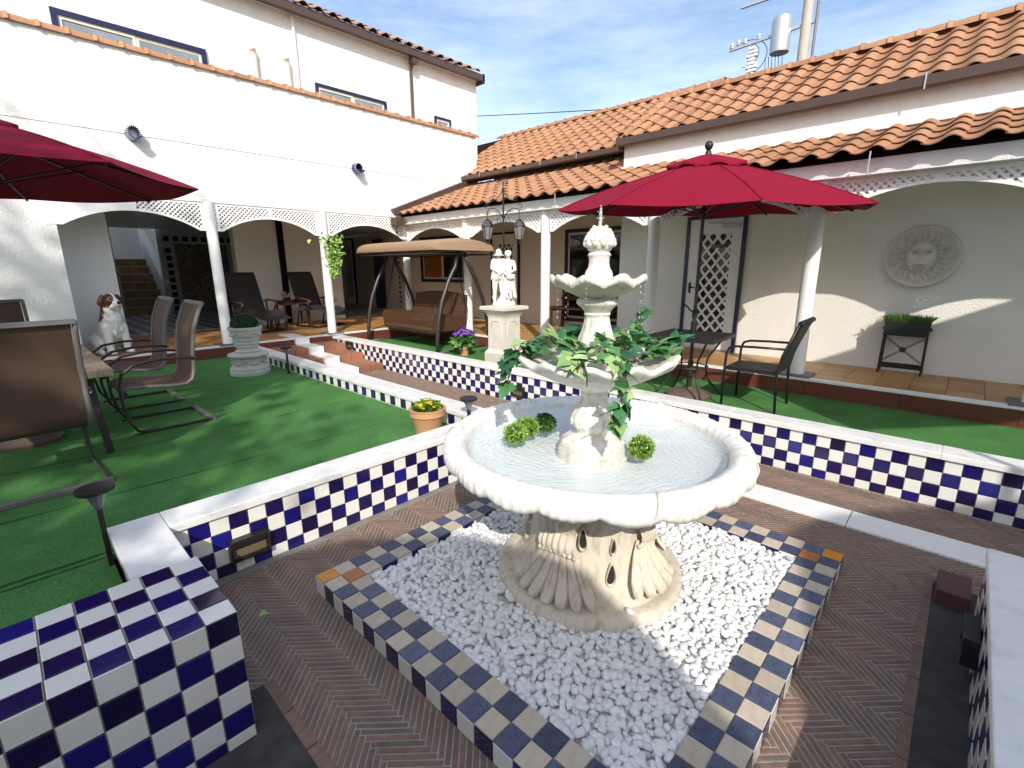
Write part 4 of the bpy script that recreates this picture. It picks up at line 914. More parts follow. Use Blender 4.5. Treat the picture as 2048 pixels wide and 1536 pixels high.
# ------------------------------------------------------------------ parasols
def parasol(label, loc, rot, z0, top=2.90, edge=2.31, Rr=1.66, tilt=(0, 0)):
    t = thing('parasol', label, 'parasol', (loc[0], loc[1], z0), group='crimson parasols')
    h = top-z0; e = edge-z0; c = MB(); n = 8; ns = 12; nt = 9
    def ring(Rm, za, zb, name, sag, r0=.0, lip=0):
        mb = MB(); K = n*nt
        for i in range(ns+1):
            s = i/ns
            for k in range(K):
                a = rot+2*pi*k/K; ph = (k % nt)/nt; w_ = math.cos(pi/n)/math.cos((ph-.5)*2*pi/n)     # straight edges between the ribs
                rr = (r0+(Rm-r0)*s)*(w_ if s > 0 else 1); z = za+(zb-za)*(s**1.06)+sag*s*math.sin(pi*s)*1.0-.028*s*s*math.sin(pi*ph)
                z += tilt[0]*rr*math.cos(a)+tilt[1]*rr*math.sin(a)
                if lip and i == ns: pass
                mb.v.append((rr*math.cos(a), rr*math.sin(a), z))
        for i in range(ns):
            for k in range(K): k2 = (k+1) % K; mb.f.append((i*K+k, i*K+k2, (i+1)*K+k2, (i+1)*K+k))
        if lip:
            b = len(mb.v)
            for k in range(K):
                x, y, z = mb.v[ns*K+k]; ww = .5+.5*math.cos(2*pi*3*k/nt); mb.v.append((x*1.005, y*1.005, z-lip*(.6+.4*ww)))
            for k in range(K): k2 = (k+1) % K; mb.f.append((ns*K+k, ns*K+k2, b+k2, b+k))
        return mb.build(name, RED, t, world=False, smooth=25)
    ring(Rr, h-.10, e, 'canopy', .035, .14); ring(.42, h-.02, h-.125, 'vent_cap', .0, .02, .03)
    rb = .97
    for k in range(n):
        a = rot+2*pi*k/n; pts = []
        for i in range(ns+1): s = i/ns; rr = .14+(Rr-.14)*s; pts.append((rr*math.cos(a), rr*math.sin(a), (h-.10)+(e-h+.10)*s**1.06+.035*s*math.sin(pi*s)+tilt[0]*rr*math.cos(a)+tilt[1]*rr*math.sin(a)+.003))
        MB().tube(pts, .005, 5).build('seam', RED, t, world=False)
    for k in range(n):
        a = rot+2*pi*k/n; ca_, sa_ = math.cos(a), math.sin(a); tz = lambda r: (tilt[0]*ca_+tilt[1]*sa_)*r
        rib = MB().bar((.05*ca_, .05*sa_, h-.14), (Rr*rb*ca_, Rr*rb*sa_, e-.015+tz(Rr*rb)), .016, .02).build('rib', BLACKM, t, world=False)
        MB().bar((.05*ca_, .05*sa_, h-.62), (.95*ca_, .95*sa_, e+(h-.12-e)*.47+tz(.95)), .012, .012).build('strut', BLACKM, rib, world=False)
    MB().tube([(0, 0, .02), (0, 0, h-.02)], .019, 12).build('pole', POLEB, t, world=False, smooth=40)
    MB().lathe([(.001, h+.105), (.03, h+.095), (.045, h+.06), (.03, h+.025), (.018, h+.015), (.03, h+.0), (.035, h-.03), (.001, h-.03)], 16).build('finial', BLACKM, t, world=False, smooth=60)
    MB().lathe([(.03, h-.66), (.035, h-.64), (.035, h-.58), (.03, h-.56)], 14).build('runner', BLACKM, t, world=False)
    MB().lathe([(.019, .70), (.034, .71), (.034, .86), (.019, .88)], 14).lathe([(.019, .90), (.03, .91), (.03, .99), (.019, 1.0)], 14).tube([(0, -.03, .94), (0, .07, 1.0), (0, .08, 1.02), (0, .13, 1.05)], .009, 6).build('crank', BLACKM, t, world=False)
    bs = MB().lathe([(.001, .0), (.25, .0), (.255, .03), (.23, .05), (.12, .075), (.05, .085), (.045, .11), (.001, .11)], 32).build('base', mat('base_stone', (.13, .09, .075), .7, var=.2) if 'base_stone' not in MATS else MATS['base_stone'], t, world=False, smooth=40)
    MB().tube([(0, 0, .1), (0, 0, .42)], .03, 12).build('socket', DBROWN, bs, world=False, smooth=40)
    return t
parasol('crimson parasol standing over the black bistro table on the right turf', (5.393, 2.244), R(127.94), .262, edge=2.324, Rr=1.569, tilt=(.043, .047))
parasol('crimson parasol reaching in over the slatted table at the left edge', (-.03, 5.85), R(28), .262, top=2.98, edge=2.45, Rr=1.58)
# ------------------------------------------------------------------ bistro table and wicker chair
t = thing('bistro_table', 'black square bistro table with curved iron legs under the right parasol', 'table', (5.36, 2.25, .262), R(2))
MB().box(-.36, .36, -.36, .36, .70, .722, .006).build('table_top', WICKB, t, world=False)
MB().box(-.36, .36, -.375, -.355, .685, .725, .004).box(-.36, .36, .355, .375, .685, .725, .004).box(-.375, -.355, -.375, .375, .685, .725, .004).box(.355, .375, -.375, .375, .685, .725, .004).build('table_rim', BLACKM, t, world=False)
for k in range(4):
    a = pi/4+k*pi/2; pts = [(r*math.cos(a), r*math.sin(a), z) for r, z in ((.40, .70), (.33, .60), (.22, .45), (.20, .33), (.24, .2), (.36, .05), (.42, .012))]
    MB().tube(pts, .011, 8).build('leg', BLACKM, t, world=False, smooth='all')
MB().tube([(.205*math.cos(a), .205*math.sin(a), .36) for a in np.linspace(0, 2*pi, 24, endpoint=False)], .008, 6, close=True).build('leg_ring', BLACKM, t, world=False)
t = thing('wicker_armchair', 'black woven armchair with tube arms on the right turf', 'chair', (5.515, 1.55, .262), R(92))
def wch(t):
    # local: faces +x
    MB().box(-.24, .26, -.235, .235, .405, .43, .008).build('seat', WICKB, t, world=False)
    bk = MB(); n = 14
    for i in range(n):
        s = i/(n-1); x = -.22-.12*s-.05*s*s; z = .42+.50*s
        for y in (-.235, .235): bk.v.append((x, y, z))
        for y in (-.235, .235): bk.v.append((x-.022, y, z))
    for i in range(n-1):
        q = 4*i; bk.f += [(q, q+1, q+5, q+4), (q+3, q+2, q+6, q+7), (q+2, q, q+4, q+6), (q+1, q+3, q+7, q+5)]
    bk.build('backrest', WICKB, t, world=False); MB().tube([(-.385, -.245, .925), (-.41, -.2, .94), (-.41, .2, .94), (-.385, .245, .925)], .027, 10).build('top_roll', WICKB, t, world=False, smooth='all')
    for s in (-1, 1):
        y = .255*s
        MB().tube([(.27, y, 0), (.27, y, .40), (.265, y, .58), (.24, y, .635), (.18, y, .655), (0, y, .665), (-.29, y, .67)], .0135, 8).build('arm', BLACKM, t, world=False, smooth='all')
        MB().tube([(-.26, y, 0), (-.235, y, .40), (-.27, y, .6), (-.38, y, .925)], .0135, 8).build('rear_leg', BLACKM, t, world=False, smooth='all')
        MB().tube([(.27, y, .405), (-.24, y, .405)], .011, 6).build('side_rail', BLACKM, t, world=False)
    MB().tube([(.27, -.25, .41), (.27, .25, .41)], .013, 8).build('front_rail', BLACKM, t, world=False)
wch(t)
# ------------------------------------------------------------------ garden swing
SWC = .06
t = thing('garden_swing', 'brown wicker swing seat with tan canopy on the turf by the steps', 'swing', (5.78, 7.78, .262))
for s, nm in ((-1, 0), (1, 0)):
    y = 1.13*s
    for xf, sg in ((-.62, -1), (.62, 1)):
        pts = [(xf*1.0, y, 0), (xf*1.0, y, .2), (xf*.93, y, .55), (xf*.78, y, .9), (xf*.52, y, 1.25), (xf*.25, y, 1.5), (xf*.13, y*.97, 1.74)]
        MB().tube(pts, .036, 10).build('leg', DBROWN, t, world=False, smooth='all')
    MB().tube([(-.62, y, .012), (.62, y, .012)], .02, 8).build('foot_rail', DBROWN, t, world=False, smooth='all')
    for x in (-.33, .25):
        MB().bar((-.02, y*.82, 1.70), (x, y*.80, .62 if x < 0 else .85), .012, .012).build('hanger', BLACKM, t, world=False)
MB().tube([(.62, -1.13, .06), (.62, 1.13, .06)], .018, 8).build('rear_rail', DBROWN, t, world=False); MB().tube([(0, -1.15, 1.72), (0, 1.15, 1.72)], .03, 10).build('top_rail', DBROWN, t, world=False)
# seat shell
prof = [(-.42, .30), (-.44, .36), (-.40, .41), (-.2, .40), (.1, .37), (.2, .40), (.27, .55), (.33, .75), (.37, .95), (.40, .96), (.385, .75), (.33, .55), (.27, .36), (.1, .31), (-.2, .33)]
ss = MB(); ny_ = 17
for j in range(ny_):
    v = -1+2*j/(ny_-1)
    for (x, z) in prof: ss.v.append((x, v*.80, z+(.06*(1-v*v) if z > .7 else 0)))
m = len(prof)
for j in range(ny_-1):
    for i in range(m): i2 = (i+1) % m; ss.f.append((j*m+i, j*m+i2, (j+1)*m+i2, (j+1)*m+i))
ss.f += [tuple(range(m)), tuple(range((ny_-1)*m, ny_*m))]
ss.build('seat_shell', WICK, t, world=False, smooth=40, fix=True)
for s in (-1, 1):
    MB().prism([(-.43, .32), (-.45, .60), (-.40, .66), (-.1, .63), (.2, .60), (.31, .62), (.28, .40), (.1, .33)], 'y', .80*s-.03, .80*s+.03).build('arm_panel', WICK, t, world=False, fix=True)
MB().box(-.40, .2, -.75, .75, .265, .30).build('seat_frame', BLACKM, t, world=False)
cp = MB(); prof = [(-.68, 1.70), (-.70, 1.76), (-.67, 1.835), (-.55, 1.865), (-.2, 1.90), (.0, 1.915), (.2, 1.91), (.5, 1.88), (.64, 1.84), (.68, 1.77), (.66, 1.70)]
for j in range(15):
    v = -1+2*j/14; kk = (1-.10*max(0, (abs(v)-.86)/.14)**2)
    for x, z in prof: cp.v.append((x*(1-.03*max(0, (abs(v)-.86)/.14)**2), v*1.25, 1.70+(z-1.70)*(kk if abs(v) < .999 else .72)))
m = len(prof)
for j in range(14):
    for i in range(m-1): cp.f.append((j*m+i, j*m+i+1, (j+1)*m+i+1, (j+1)*m+i))
for j, sgn in ((0, -1), (14, 1)):
    b = len(cp.v)
    for i in range(m): x, y, z = cp.v[j*m+i]; cp.v.append((x, 1.262*sgn, 1.70+(z-1.70)*.9*0))
    for i in range(m-1): cp.f.append((j*m+i, j*m+i+1, b+i+1, b+i))
cp.build('canopy', CANOPY, t, world=False, smooth=50, fix=True, M=Matrix.Translation((0, 0, SWC)))
MB().tube([(-.66, -1.24, 1.70), (.64, -1.24, 1.70), (.64, 1.24, 1.70), (-.66, 1.24, 1.70)], .014, 6, close=True).build('canopy_frame', BLACKM, t, world=False)
# ------------------------------------------------------------------ pedestal, statue, lamp post
t = thing('pedestal', 'square cream stone pedestal with moulded panels carrying the statue', 'pedestal', (5.27, 5.13, .262))
def sq(zs): 
    mb = MB()
    for (h, z) in zs: mb.v += [(-h, -h, z), (h, -h, z), (h, h, z), (-h, h, z)]
    for i in range(len(zs)-1):
        for j in range(4): j2 = (j+1) % 4; mb.f.append((4*i+j, 4*i+j2, 4*i+4+j2, 4*i+4+j))
    mb.f.append((3, 2, 1, 0)); n = 4*(len(zs)-1); mb.f.append((n, n+1, n+2, n+3)); return mb
PED = mat('pedestal_stone', (.62, .58, .50), .85, var=.08, vscale=6, bump=.2, bscale=60)
sq([(.215, 0), (.215, .20), (.205, .215), (.19, .235), (.18, .25), (.175, .26), (.17, .74), (.175, .745), (.178, .76), (.195, .79), (.20, .80), (.215, .82), (.225, .835), (.262, .855), (.262, .895), (.25, .905)]).build('shaft', PED, t, world=False)
for f, rz in ((0, 0), (1, pi/2), (2, pi), (3, -pi/2)):
    q = MB(); pts = [(-.11, .32), (.11, .32), (.11, .64), (.085, .645), (.08, .67), (.05, .69), (-.05, .69), (-.08, .67), (-.085, .645), (-.11, .64)]
    q.tube([(x, -.1745, z) for x, z in pts], .007, 6, close=True); q.build('panel_moulding', PED, t, world=False, M=Matrix.Rotation(rz, 4, 'Z'), smooth='all')
st_ = thing('statue', 'white stone statue of a couple, one in a brimmed hat, on the pedestal', 'statue', (5.27, 5.13, 1.167), R(134))
def figure(mb, x, lean, hat, flip, h=.78):
    s = 1 if not flip else -1; k = h/.78
    P = lambda a, b, c: (x+a*k, b*k, c*k)
    hip = .40; sh = .63
    capsule(mb, P(-.035, .0, hip), .042, P(-.045, .03, .22), .032); capsule(mb, P(-.045, .03, .22), .030, P(-.05, -.0, .05), .020)
    capsule(mb, P(.035, .0, hip), .042, P(.04, .05, .23), .031); capsule(mb, P(.04, .05, .23), .029, P(.045, .02, .05), .020)
    for q in (-.05, .045): capsule(mb, P(q, .0, .04), .018, P(q, .055, .035), .016)
    capsule(mb, P(0, 0, hip), .058, P(lean, .0, .50), .048); capsule(mb, P(lean, 0, .50), .05, P(lean*1.4, 0, .60), .056)
    capsule(mb, P(-.06+lean, 0, sh-.01), .03, P(.06+lean, 0, sh-.01), .03); capsule(mb, P(lean, 0, sh), .026, P(lean, .01, .68), .024)
    mb.sphere(P(lean, .012, .725), .043*k, 14, 10, (.85, .95, 1.12))
    mb.sphere(P(lean, .055, .718), .010*k, 8, 6, (.7, 1, 1.2)); mb.sphere(P(lean, .05, .70), .012*k, 8, 6)
    for sg in (-1, 1):
        e = P(lean+.085*sg, .02, .51); capsule(mb, P(lean+.068*sg, 0, sh-.02), .026, e, .021)
        hnd = P(lean+.02*sg, .085, .455+.015*sg*s); capsule(mb, e, .020, hnd, .014); mb.sphere(hnd, .018*k, 8, 6)
        for q in range(4): 
            b = Vector(hnd)+Vector((-.012*sg*k, .012*k, (-.012+.008*q)*k)); capsule(mb, hnd, .006, b, .005, 6)
    if hat:
        mb.lathe([(.001, .79), (.036, .785), (.043, .765), (.045, .748), (.082, .740), (.08, .732), (.001, .735)], 20, P(lean, .008, 0)[:2]+(0,))
    else:
        mb.sphere(P(lean, -.012, .74), .045*k, 12, 8, (1, 1, 1)); mb.sphere(P(lean, -.045, .72), .026*k, 10, 8)
    if hat:     # short jacket with a flared hem, trousers with cuffs
        for q in range(10): a = q*2*pi/10; capsule(mb, P(lean+.05*math.cos(a), .045*math.sin(a), .58), .022, P(.075*math.cos(a), .065*math.sin(a), .37+.012*(q % 2)), .017)
        for q in (-.05, .045): capsule(mb, P(q, .01, .13), .034, P(q, .01, .10), .030)
    # folds of trousers / skirt
    for q in range(9):
        a = q*2*pi/9; w0 = .05; w1 = .075 if flip else .06
        if flip: capsule(mb, P(w0*math.cos(a), .03+w0*math.sin(a)*.8, hip), .018, P(w1*math.cos(a+.4), .03+w1*math.sin(a+.4), .13+.02*math.sin(q*3)), .02)
    return mb
mb = figure(MB(), .085, -.01, True, False, .84); 
mb.v = [(.085+(x_-.085)*1.15, y_*1.25, z_) for x_, y_, z_ in mb.v]
remeshed(mb, 'hatted_figure', STATUE, st_, .006, 1)
mb = figure(MB(), -.085, .015, False, True, .81); mb.sphere((-.10, .10, .42), .045, 10, 8, (1.2, .8, .7)); capsule(mb, (-.14, .10, .45), .02, (-.06, .10, .45), .02)
mb.v = [(-.085+(x_+.085)*1.15, y_*1.25, z_) for x_, y_, z_ in mb.v]
remeshed(mb, 'skirted_figure', STATUE, st_, .006, 1)
mb = MB(); mb.lathe([(.001, 0), (.165, 0), (.17, .03), (.16, .05), (.13, .07), (.10, .075), (.001, .08)], 26, (0, .01, 0), lambda a, i, r, z: .01*math.sin(a*5)+.006*math.sin(a*11))
for q in range(16): a = q*.9; r = random.uniform(.03, .11); mb.sphere((r*math.cos(a), .02+r*math.sin(a), .08+random.uniform(0, .12)*(1-r*7 if r < .1 else 0)), random.uniform(.025, .045), 8, 6)
capsule(mb, (0, .03, .07), .05, (0, .03, .22), .035); capsule(mb, (-.01, .08, .08), .035, (.0, .07, .17), .03)
remeshed(mb, 'rocky_base', STATUE, st_, .009, 2)
t = thing('lamp_post', 'black wrought iron lamp post with two hanging lanterns behind the statue', 'lamp post', (5.55, 5.40, .262), R(-46))
MB().tube([(0, 0, 0), (0, 0, 2.62)], .014, 8).lathe([(.11, 0), (.12, .02), (.05, .05), (.02, .12)], 16).build('post', BLACKM, t, world=False, smooth=40)
MB().lathe([(.004, 2.60), (.016, 2.63), (.006, 2.66), (.012, 2.69), (.001, 2.79)], 10).build('spike', BLACKM, t, world=False)
def spiral(cx, cz, r, a0, a1, n=22, r1=.2): return [(cx+r*(1-(1-r1)*k/(n-1))*math.cos(a0+(a1-a0)*k/(n-1)), 0, cz+r*(1-(1-r1)*k/(n-1))*math.sin(a0+(a1-a0)*k/(n-1))) for k in range(n)]
for s in (-1, 1):
    UP = Matrix.Translation((0, 0, .2))
    arm = [(0, 0, 1.99), (.06*s, 0, 2.09), (.14*s, 0, 2.145), (.21*s, 0, 2.14), (.245*s, 0, 2.10), (.245*s, 0, 2.05)]
    MB().tube(arm, .008, 6).tube([(x*s, y, z) for x, y, z in spiral(.245, 2.185, .045, -pi/2, 1.2*pi)], .006, 6).tube([(x*s, y, z) for x, y, z in spiral(.06, 1.96, .05, .5*pi, -1.3*pi)], .006, 6).build('arm', BLACKM, t, world=False, M=UP, smooth='all')
    MB().tube([(x*s, y, z) for x, y, z in spiral(.045, 2.50, .035, pi, -.9*pi)], .006, 6).tube([(0, 0, 2.46), (.03*s, 0, 2.36), (.10*s, 0, 2.27), (.17*s, 0, 2.25)], .007, 6).tube([(x*s, y, z) for x, y, z in spiral(.175, 2.29, .04, -pi/2, pi)], .006, 6).build('scrollwork', BLACKM, t, world=False, M=UP, smooth='all')
    lx = .245*s
    ln = MB().lathe([(.095, 1.88), (.10, 1.885), (.092, 1.90), (.06, 1.955), (.045, 1.965), (.03, 1.985), (.012, 1.99), (.012, 2.01), (.006, 2.05)], 6, (lx, 0, 0)).lathe([(.05, 1.70), (.055, 1.69), (.03, 1.67), (.012, 1.655), (.012, 1.63), (.001, 1.615)], 6, (lx, 0, 0)).build('lantern', BLACKM, t, world=False, M=UP)
    g = MB().lathe([(.05, 1.70), (.086, 1.88)], 6, (lx, 0, 0)).build('lantern_glass', mat('lantern_glass', (.35, .35, .33), .1, trans=.55, spec=.6) if 'lantern_glass' not in MATS else MATS['lantern_glass'], ln, world=False)
    fr_ = MB()
    for k in range(6): a = k*pi/3; fr_.bar((lx+.05*math.cos(a), .05*math.sin(a), 1.70), (lx+.088*math.cos(a), .088*math.sin(a), 1.88), .008, .008)
    fr_.build('lantern_bars', BLACKM, ln, world=False); MB().sphere((lx, 0, 1.77), .028, 10, 8, (1, 1, 1.4)).build('bulb', LAMPGL, ln, world=False, smooth='all')
# ------------------------------------------------------------------ pots, urn, planter
def flower_mesh(name, m, n=6):
    mb = MB()
    for k in range(n):
        a = 2*pi*k/n; c, s = math.cos(a), math.sin(a); c2, s2 = math.cos(a+.4), math.sin(a+.4); c3, s3 = math.cos(a-.4), math.sin(a-.4)
        mb.add([(0, 0, 0), (.6*c3, .6*s3, .12), (1*c, 1*s, .05), (.6*c2, .6*s2, .16)], [(0, 1, 2, 3)])
    return mb.mesh(name, m)
FY = flower_mesh('yellow_flower', YEL); FP = flower_mesh('purple_flower', PUR, 9)
def pot(name, label, x, y, z, r, h, cat='flower pot'):
    t = thing(name, label, cat, (x, y, z))
    MB().lathe([(.001, 0), (r*.68, 0), (r*.70, .01), (r*.90, h*.70), (r*.92, h*.72), (r*.99, h*.73), (r*1.0, h*.93), (r*1.04, h*.95), (r*1.05, h), (r*.92, h), (r*.88, h*.9), (.001, h*.88)], 36).build('pot', TPOT, t, world=False, smooth=40)
    MB().disc(r*.88, h*.885, 24).build('soil', SOIL, t, world=False); return t
t = pot('yellow_flower_pot', 'terracotta pot of yellow flowers on the turf by the marble cap', 2.53, 3.45, .262, .163, .235)
leaf_cloud(340, (0, 0, .225), .12, .05, .45, -.1, .7).build('foliage', LEAFM, t, world=False)['kind'] = 'stuff'
for k in range(44):
    a = random.uniform(0, 2*pi); r = .125*math.sqrt(random.random()); n = Vector((math.cos(a)*r*4, math.sin(a)*r*4, 1)).normalized(); q = n.to_track_quat('Z', 'X').to_matrix().to_4x4()
    inst(FY, 'flower', t, Matrix.Translation((r*math.cos(a), r*math.sin(a), .26+.04*(1-(r/.125)**2)+random.uniform(-.015, .02))) @ q @ Matrix.Scale(random.uniform(.017, .028), 4), world=False)
t = pot('purple_flower_pot', 'small terracotta pot of purple flowers beside the swing', 5.40, 6.22, .262, .095, .16)
leaf_cloud(300, (0, 0, .22), .17, .10, .8, -.5, .6).build('foliage', LEAFM, t, world=False)['kind'] = 'stuff'
for k in range(90):
    a = random.uniform(0, 2*pi); r = .20*math.sqrt(random.random()); n = Vector((math.cos(a)*r*4, math.sin(a)*r*4, .8)).normalized(); q = n.to_track_quat('Z', 'X').to_matrix().to_4x4()
    inst(FP, 'flower', t, Matrix.Translation((r*math.cos(a), r*math.sin(a), .36+.10*(1-(r/.2)**2)+random.uniform(-.015, .015))) @ q @ Matrix.Scale(random.uniform(.025, .036), 4), world=False)
t = thing('stone_urn', 'grey stone urn with clipped box ball on the turf beside steps', 'urn', (2.36, 7.42, .262))
def gar(a, i, r, z): return 0
MB().lathe([(.001, 0), (.255, 0), (.262, .03), (.262, .06), (.25, .075), (.255, .09), (.245, .11), (.225, .125), (.215, .15), (.215, .22), (.225, .245), (.24, .255), (.262, .265), (.268, .285), (.255, .30), (.20, .31), (.155, .32), (.165, .335), (.15, .35), (.135, .36), (.13, .385)], 48, fr=lambda a, i, r, z: .006*math.sin(a*9)*(1 if 8 <= i <= 9 else 0)).build('plinth', URNST, t, world=False, smooth=40)
ub = MB().lathe([(.13, .38), (.15, .395), (.152, .41), (.145, .42), (.16, .44), (.158, .475), (.168, .485), (.172, .50), (.165, .51), (.185, .545), (.195, .60), (.198, .625), (.215, .635), (.222, .655), (.22, .675), (.195, .675), (.18, .65), (.001, .645)], 48).build('bowl', URNST, t, world=False, smooth=40)
sw_ = MB(); 
for rr_, zz_, dz_, n_, th_ in ((.193, .585, .03, 5, .011), (.222, .19, .03, 6, .013)):
    for k in range(n_):
        for q in range(7):
            u = q/6; a = 2*pi*(k+u)/n_; sw_.sphere((rr_*math.cos(a), rr_*math.sin(a), zz_-dz_*math.sin(pi*u)+.01*(q % 2)), th_*(1+.4*math.sin(pi*u)), 8, 6)
sw_.build('swags', URNST, t, world=False, smooth='all')
bl = MB().sphere((0, 0, .70), .15, 16, 10, (1, 1, .85)).build('ball_core', LEAFD, t, world=False, smooth='all'); leaf_cloud(1500, (0, 0, .70), .165, .025, .87, -.1, .12).build('ball_foliage', LEAFD, bl, world=False)['kind'] = 'stuff'
t = thing('planter_stand', 'black iron planter box of grass on crossed stand below the medallion', 'planter', (7.44, .50, .455))
for y in (-.20, .20):
    for x in (-.10, .10): MB().bar((x, y*1.02, 0), (x, y*.98, .62), .018, .018).build('leg', BLACKM, t, world=False)
MB().box(-.115, .115, -.21, .21, .46, .62, .006).build('box', BLACKM, t, world=False); MB().box(-.12, .12, -.215, .215, .605, .63, .004).build('box_rim', BLACKM, t, world=False)
MB().box(-.115, -.095, -.20, .20, .07, .135, .003).build('lower_rail', BLACKM, t, world=False)
for s in (-1, 1):
    for d in (-.012, .012): MB().bar((-.105, -.19*s+d, .15), (-.105, .19*s+d, .45), .007, .007).build('cross_brace', BLACKM, t, world=False)
MB().lathe([(.001, -.01), (.03, -.008), (.034, 0), (.03, .008), (.001, .012)], 16).build('rosette', DBROWN, t, world=False, M=Matrix.Translation((-.112, 0, .30)) @ Matrix.Rotation(-pi/2, 4, 'Y'))
for y in (-.215, .215): MB().tube([(-.07, y, .56), (-.07, y*1.06, .53), (.07, y*1.06, .53), (.07, y, .56)], .006, 6).build('handle', BLACKM, t, world=False)
gr = MB()
for k in range(900):
    x = random.uniform(-.10, .10); y = random.uniform(-.21, .21); L_ = random.uniform(.06, .13); a = random.uniform(0, 2*pi); lean = random.uniform(.1, .9)
    d = Vector((math.cos(a)*lean, math.sin(a)*lean+y*1.6, 1)).normalized()*L_; s = d.cross(Vector((0, 0, 1))).normalized()*.003; p = Vector((x, y, .62)); e = p+d; e.z -= L_*.2*lean
    gr.add([p-s, p+s, p+d*.6+s*.8, e, p+d*.6-s*.8], [(0, 1, 2, 3, 4)])
gr.build('grass_blades', LEAFM, t, world=False)['kind'] = 'stuff'
# ------------------------------------------------------------------ medallion: a plain generic relief face
t = thing('wall_medallion', 'round cream relief medallion hung on the right stucco wall', 'medallion', (7.58, .50, 1.83))
mb = MB(); nr, na = 56, 132
def relief(u, v):
    r = math.hypot(u, v); 
    if r > .985: return 0
    h = .012
    if r > .86: return .030*math.sin(pi*min(1, (r-.86)/.125))**.5+.012
    fx, fy = u/.40, (v+.02)/.52; fr_ = math.hypot(fx, fy); a = math.atan2(v, u)
    hair = (.011*math.cos(a*24+1.1*math.sin(r*24))+.005*math.cos(a*9+2*math.sin(r*11)))*min(1, max(0, (fr_-.9)/.25))*min(1, (.86-r)/.08)
    face = .040*max(0, 1-fr_**2.4)**.5 if fr_ < 1 else 0
    h += hair+face+.012*min(1, max(0, (fr_-.95)*4))
    if fr_ < 1:
        h += .034*math.exp(-((u/.06)**2))*max(0, 1-abs(v+.02)/.17)                                   # nose
        for s in (-1, 1): h += -.034*math.exp(-(((u-s*.15)/.075)**2+((v-.13)/.045)**2))+.020*math.exp(-(((u-s*.15)/.04)**2+((v-.12)/.022)**2))+.020*math.exp(-(((u-s*.16)/.11)**2+((v-.215)/.03)**2))
        h += .018*math.exp(-((u/.13)**2+((v+.225)/.026)**2))+.016*math.exp(-((u/.10)**2+((v+.30)/.028)**2))-.022*math.exp(-((u/.12)**2+((v+.262)/.014)**2))
        if v < -.30: h += .007*math.cos(u*46+4*math.sin(v*20))
    return h
for i in range(nr+1):
    for k in range(na): r = i/nr; a = 2*pi*k/na; u, v = r*math.cos(a), r*math.sin(a); mb.v.append((-relief(u, v)*2.5-(.006 if i < nr else 0), -u*.36, v*.36))
for i in range(nr):
    for k in range(na): k2 = (k+1) % na; mb.f.append((i*na+k, i*na+k2, (i+1)*na+k2, (i+1)*na+k))
mb.build('relief_disc', mat('medallion_stone', (.70, .655, .57), .85, var=.06, vscale=8), t, world=False, smooth='all')
# ------------------------------------------------------------------ slatted table and sling chairs on the left turf
t = thing('slatted_table', 'weathered wooden slatted table under the left parasol', 'table', (-.02, 5.85, .262))
for k in range(7):
    x = -.57+k*.163; MB().box(x, x+.158, -1.0, 1.0, .655, .71, .004).build('slat', OLDWOOD, t, world=False)
MB().box(-.45, .45, -.85, -.78, .59, .655).build('apron', DBROWN, t, world=False); MB().box(-.45, .45, .78, .85, .59, .655).build('apron', DBROWN, t, world=False)
for sx in (-1, 1):
    for sy_ in (-1, 1): MB().bar((.42*sx, .80*sy_, .65), (.46*sx, .86*sy_, 0), .05, .05).build('leg', DBROWN, t, world=False)
def sling_chair(label, loc, rz):
    """cantilever chair, faces +x"""
    t = thing('sling_chair', label, 'chair', loc, rz, group='brown sling chairs round the slatted table')
    pr = [(.29, .36), (.30, .40), (.26, .435), (.1, .425), (-.1, .40), (-.2, .40), (-.255, .44), (-.275, .52), (-.29, .70), (-.33, .92), (-.39, 1.08), (-.43, 1.15)]
    def strip(y0, y1, th): 
        mb = MB(); m = len(pr)
        for y in (y0, y1):
            for x, z in pr: mb.v.append((x, y, z))
        for y in (y0, y1):
            for x, z in pr: mb.v.append((x-.4*th, y, z-th))
        for i in range(m-1): mb.f += [(i, i+1, m+i+1, m+i), (2*m+i, 3*m+i, 3*m+i+1, 2*m+i+1), (i, 2*m+i, 2*m+i+1, i+1), (m+i, m+i+1, 3*m+i+1, 3*m+i)]
        mb.f += [(0, m, 3*m, 2*m), (m-1, 3*m-1, 4*m-1, 2*m-1)]
        return mb
    strip(-.265, .265, .006).build('sling', SLING, t, world=False, smooth=60, fix=True)
    for s in (-1, 1):
        y = .285*s
        MB().tube([(x, y, z) for x, z in pr], .017, 8, flat=(1.0, 1.0)).build('side_rail', GREYM, t, world=False, smooth='all')
        y2 = .31*s
        MB().tube([(-.31, y2, .64), (-.2, y2, .66), (0, y2, .665), (.18, y2, .64), (.28, y2, .57), (.315, y2, .46), (.31, y2, .30), (.28, y2, .12), (.235, y2, .035), (.17, y2, .016), (0, y2, .016), (-.36, y2, .016)], .0135, 8).build('arm', DBROWN, t, world=False, smooth='all')
        MB().box(.20, .27, y2-.012, y2+.012, -.002, .012).build('foot', BLACKM, t, world=False)
    MB().bar((-.36, -.32, .016), (-.36, .32, .016), .05, .026).build('rear_bar', GREYM, t, world=False); MB().bar((-.43, -.29, 1.15), (-.43, .29, 1.15), .03, .03).build('top_bar', GREYM, t, world=False); MB().bar((.27, -.30, .38), (.27, .30, .38), .02, .02).build('front_bar', DBROWN, t, world=False)
    return t
sling_chair('nearer of two brown sling chairs at the right side of slatted table', (.93, 5.66, .262), pi)
sling_chair('farther of two brown sling chairs, beside the dog statue', (.92, 6.72, .262), pi)
sling_chair('brown sling chair seen from behind at the near end of table', (.02, 4.62, .262), pi/2+.06)
sling_chair('brown sling chair at the far end of table, against white wall', (-.08, 7.05, .262), -pi/2)
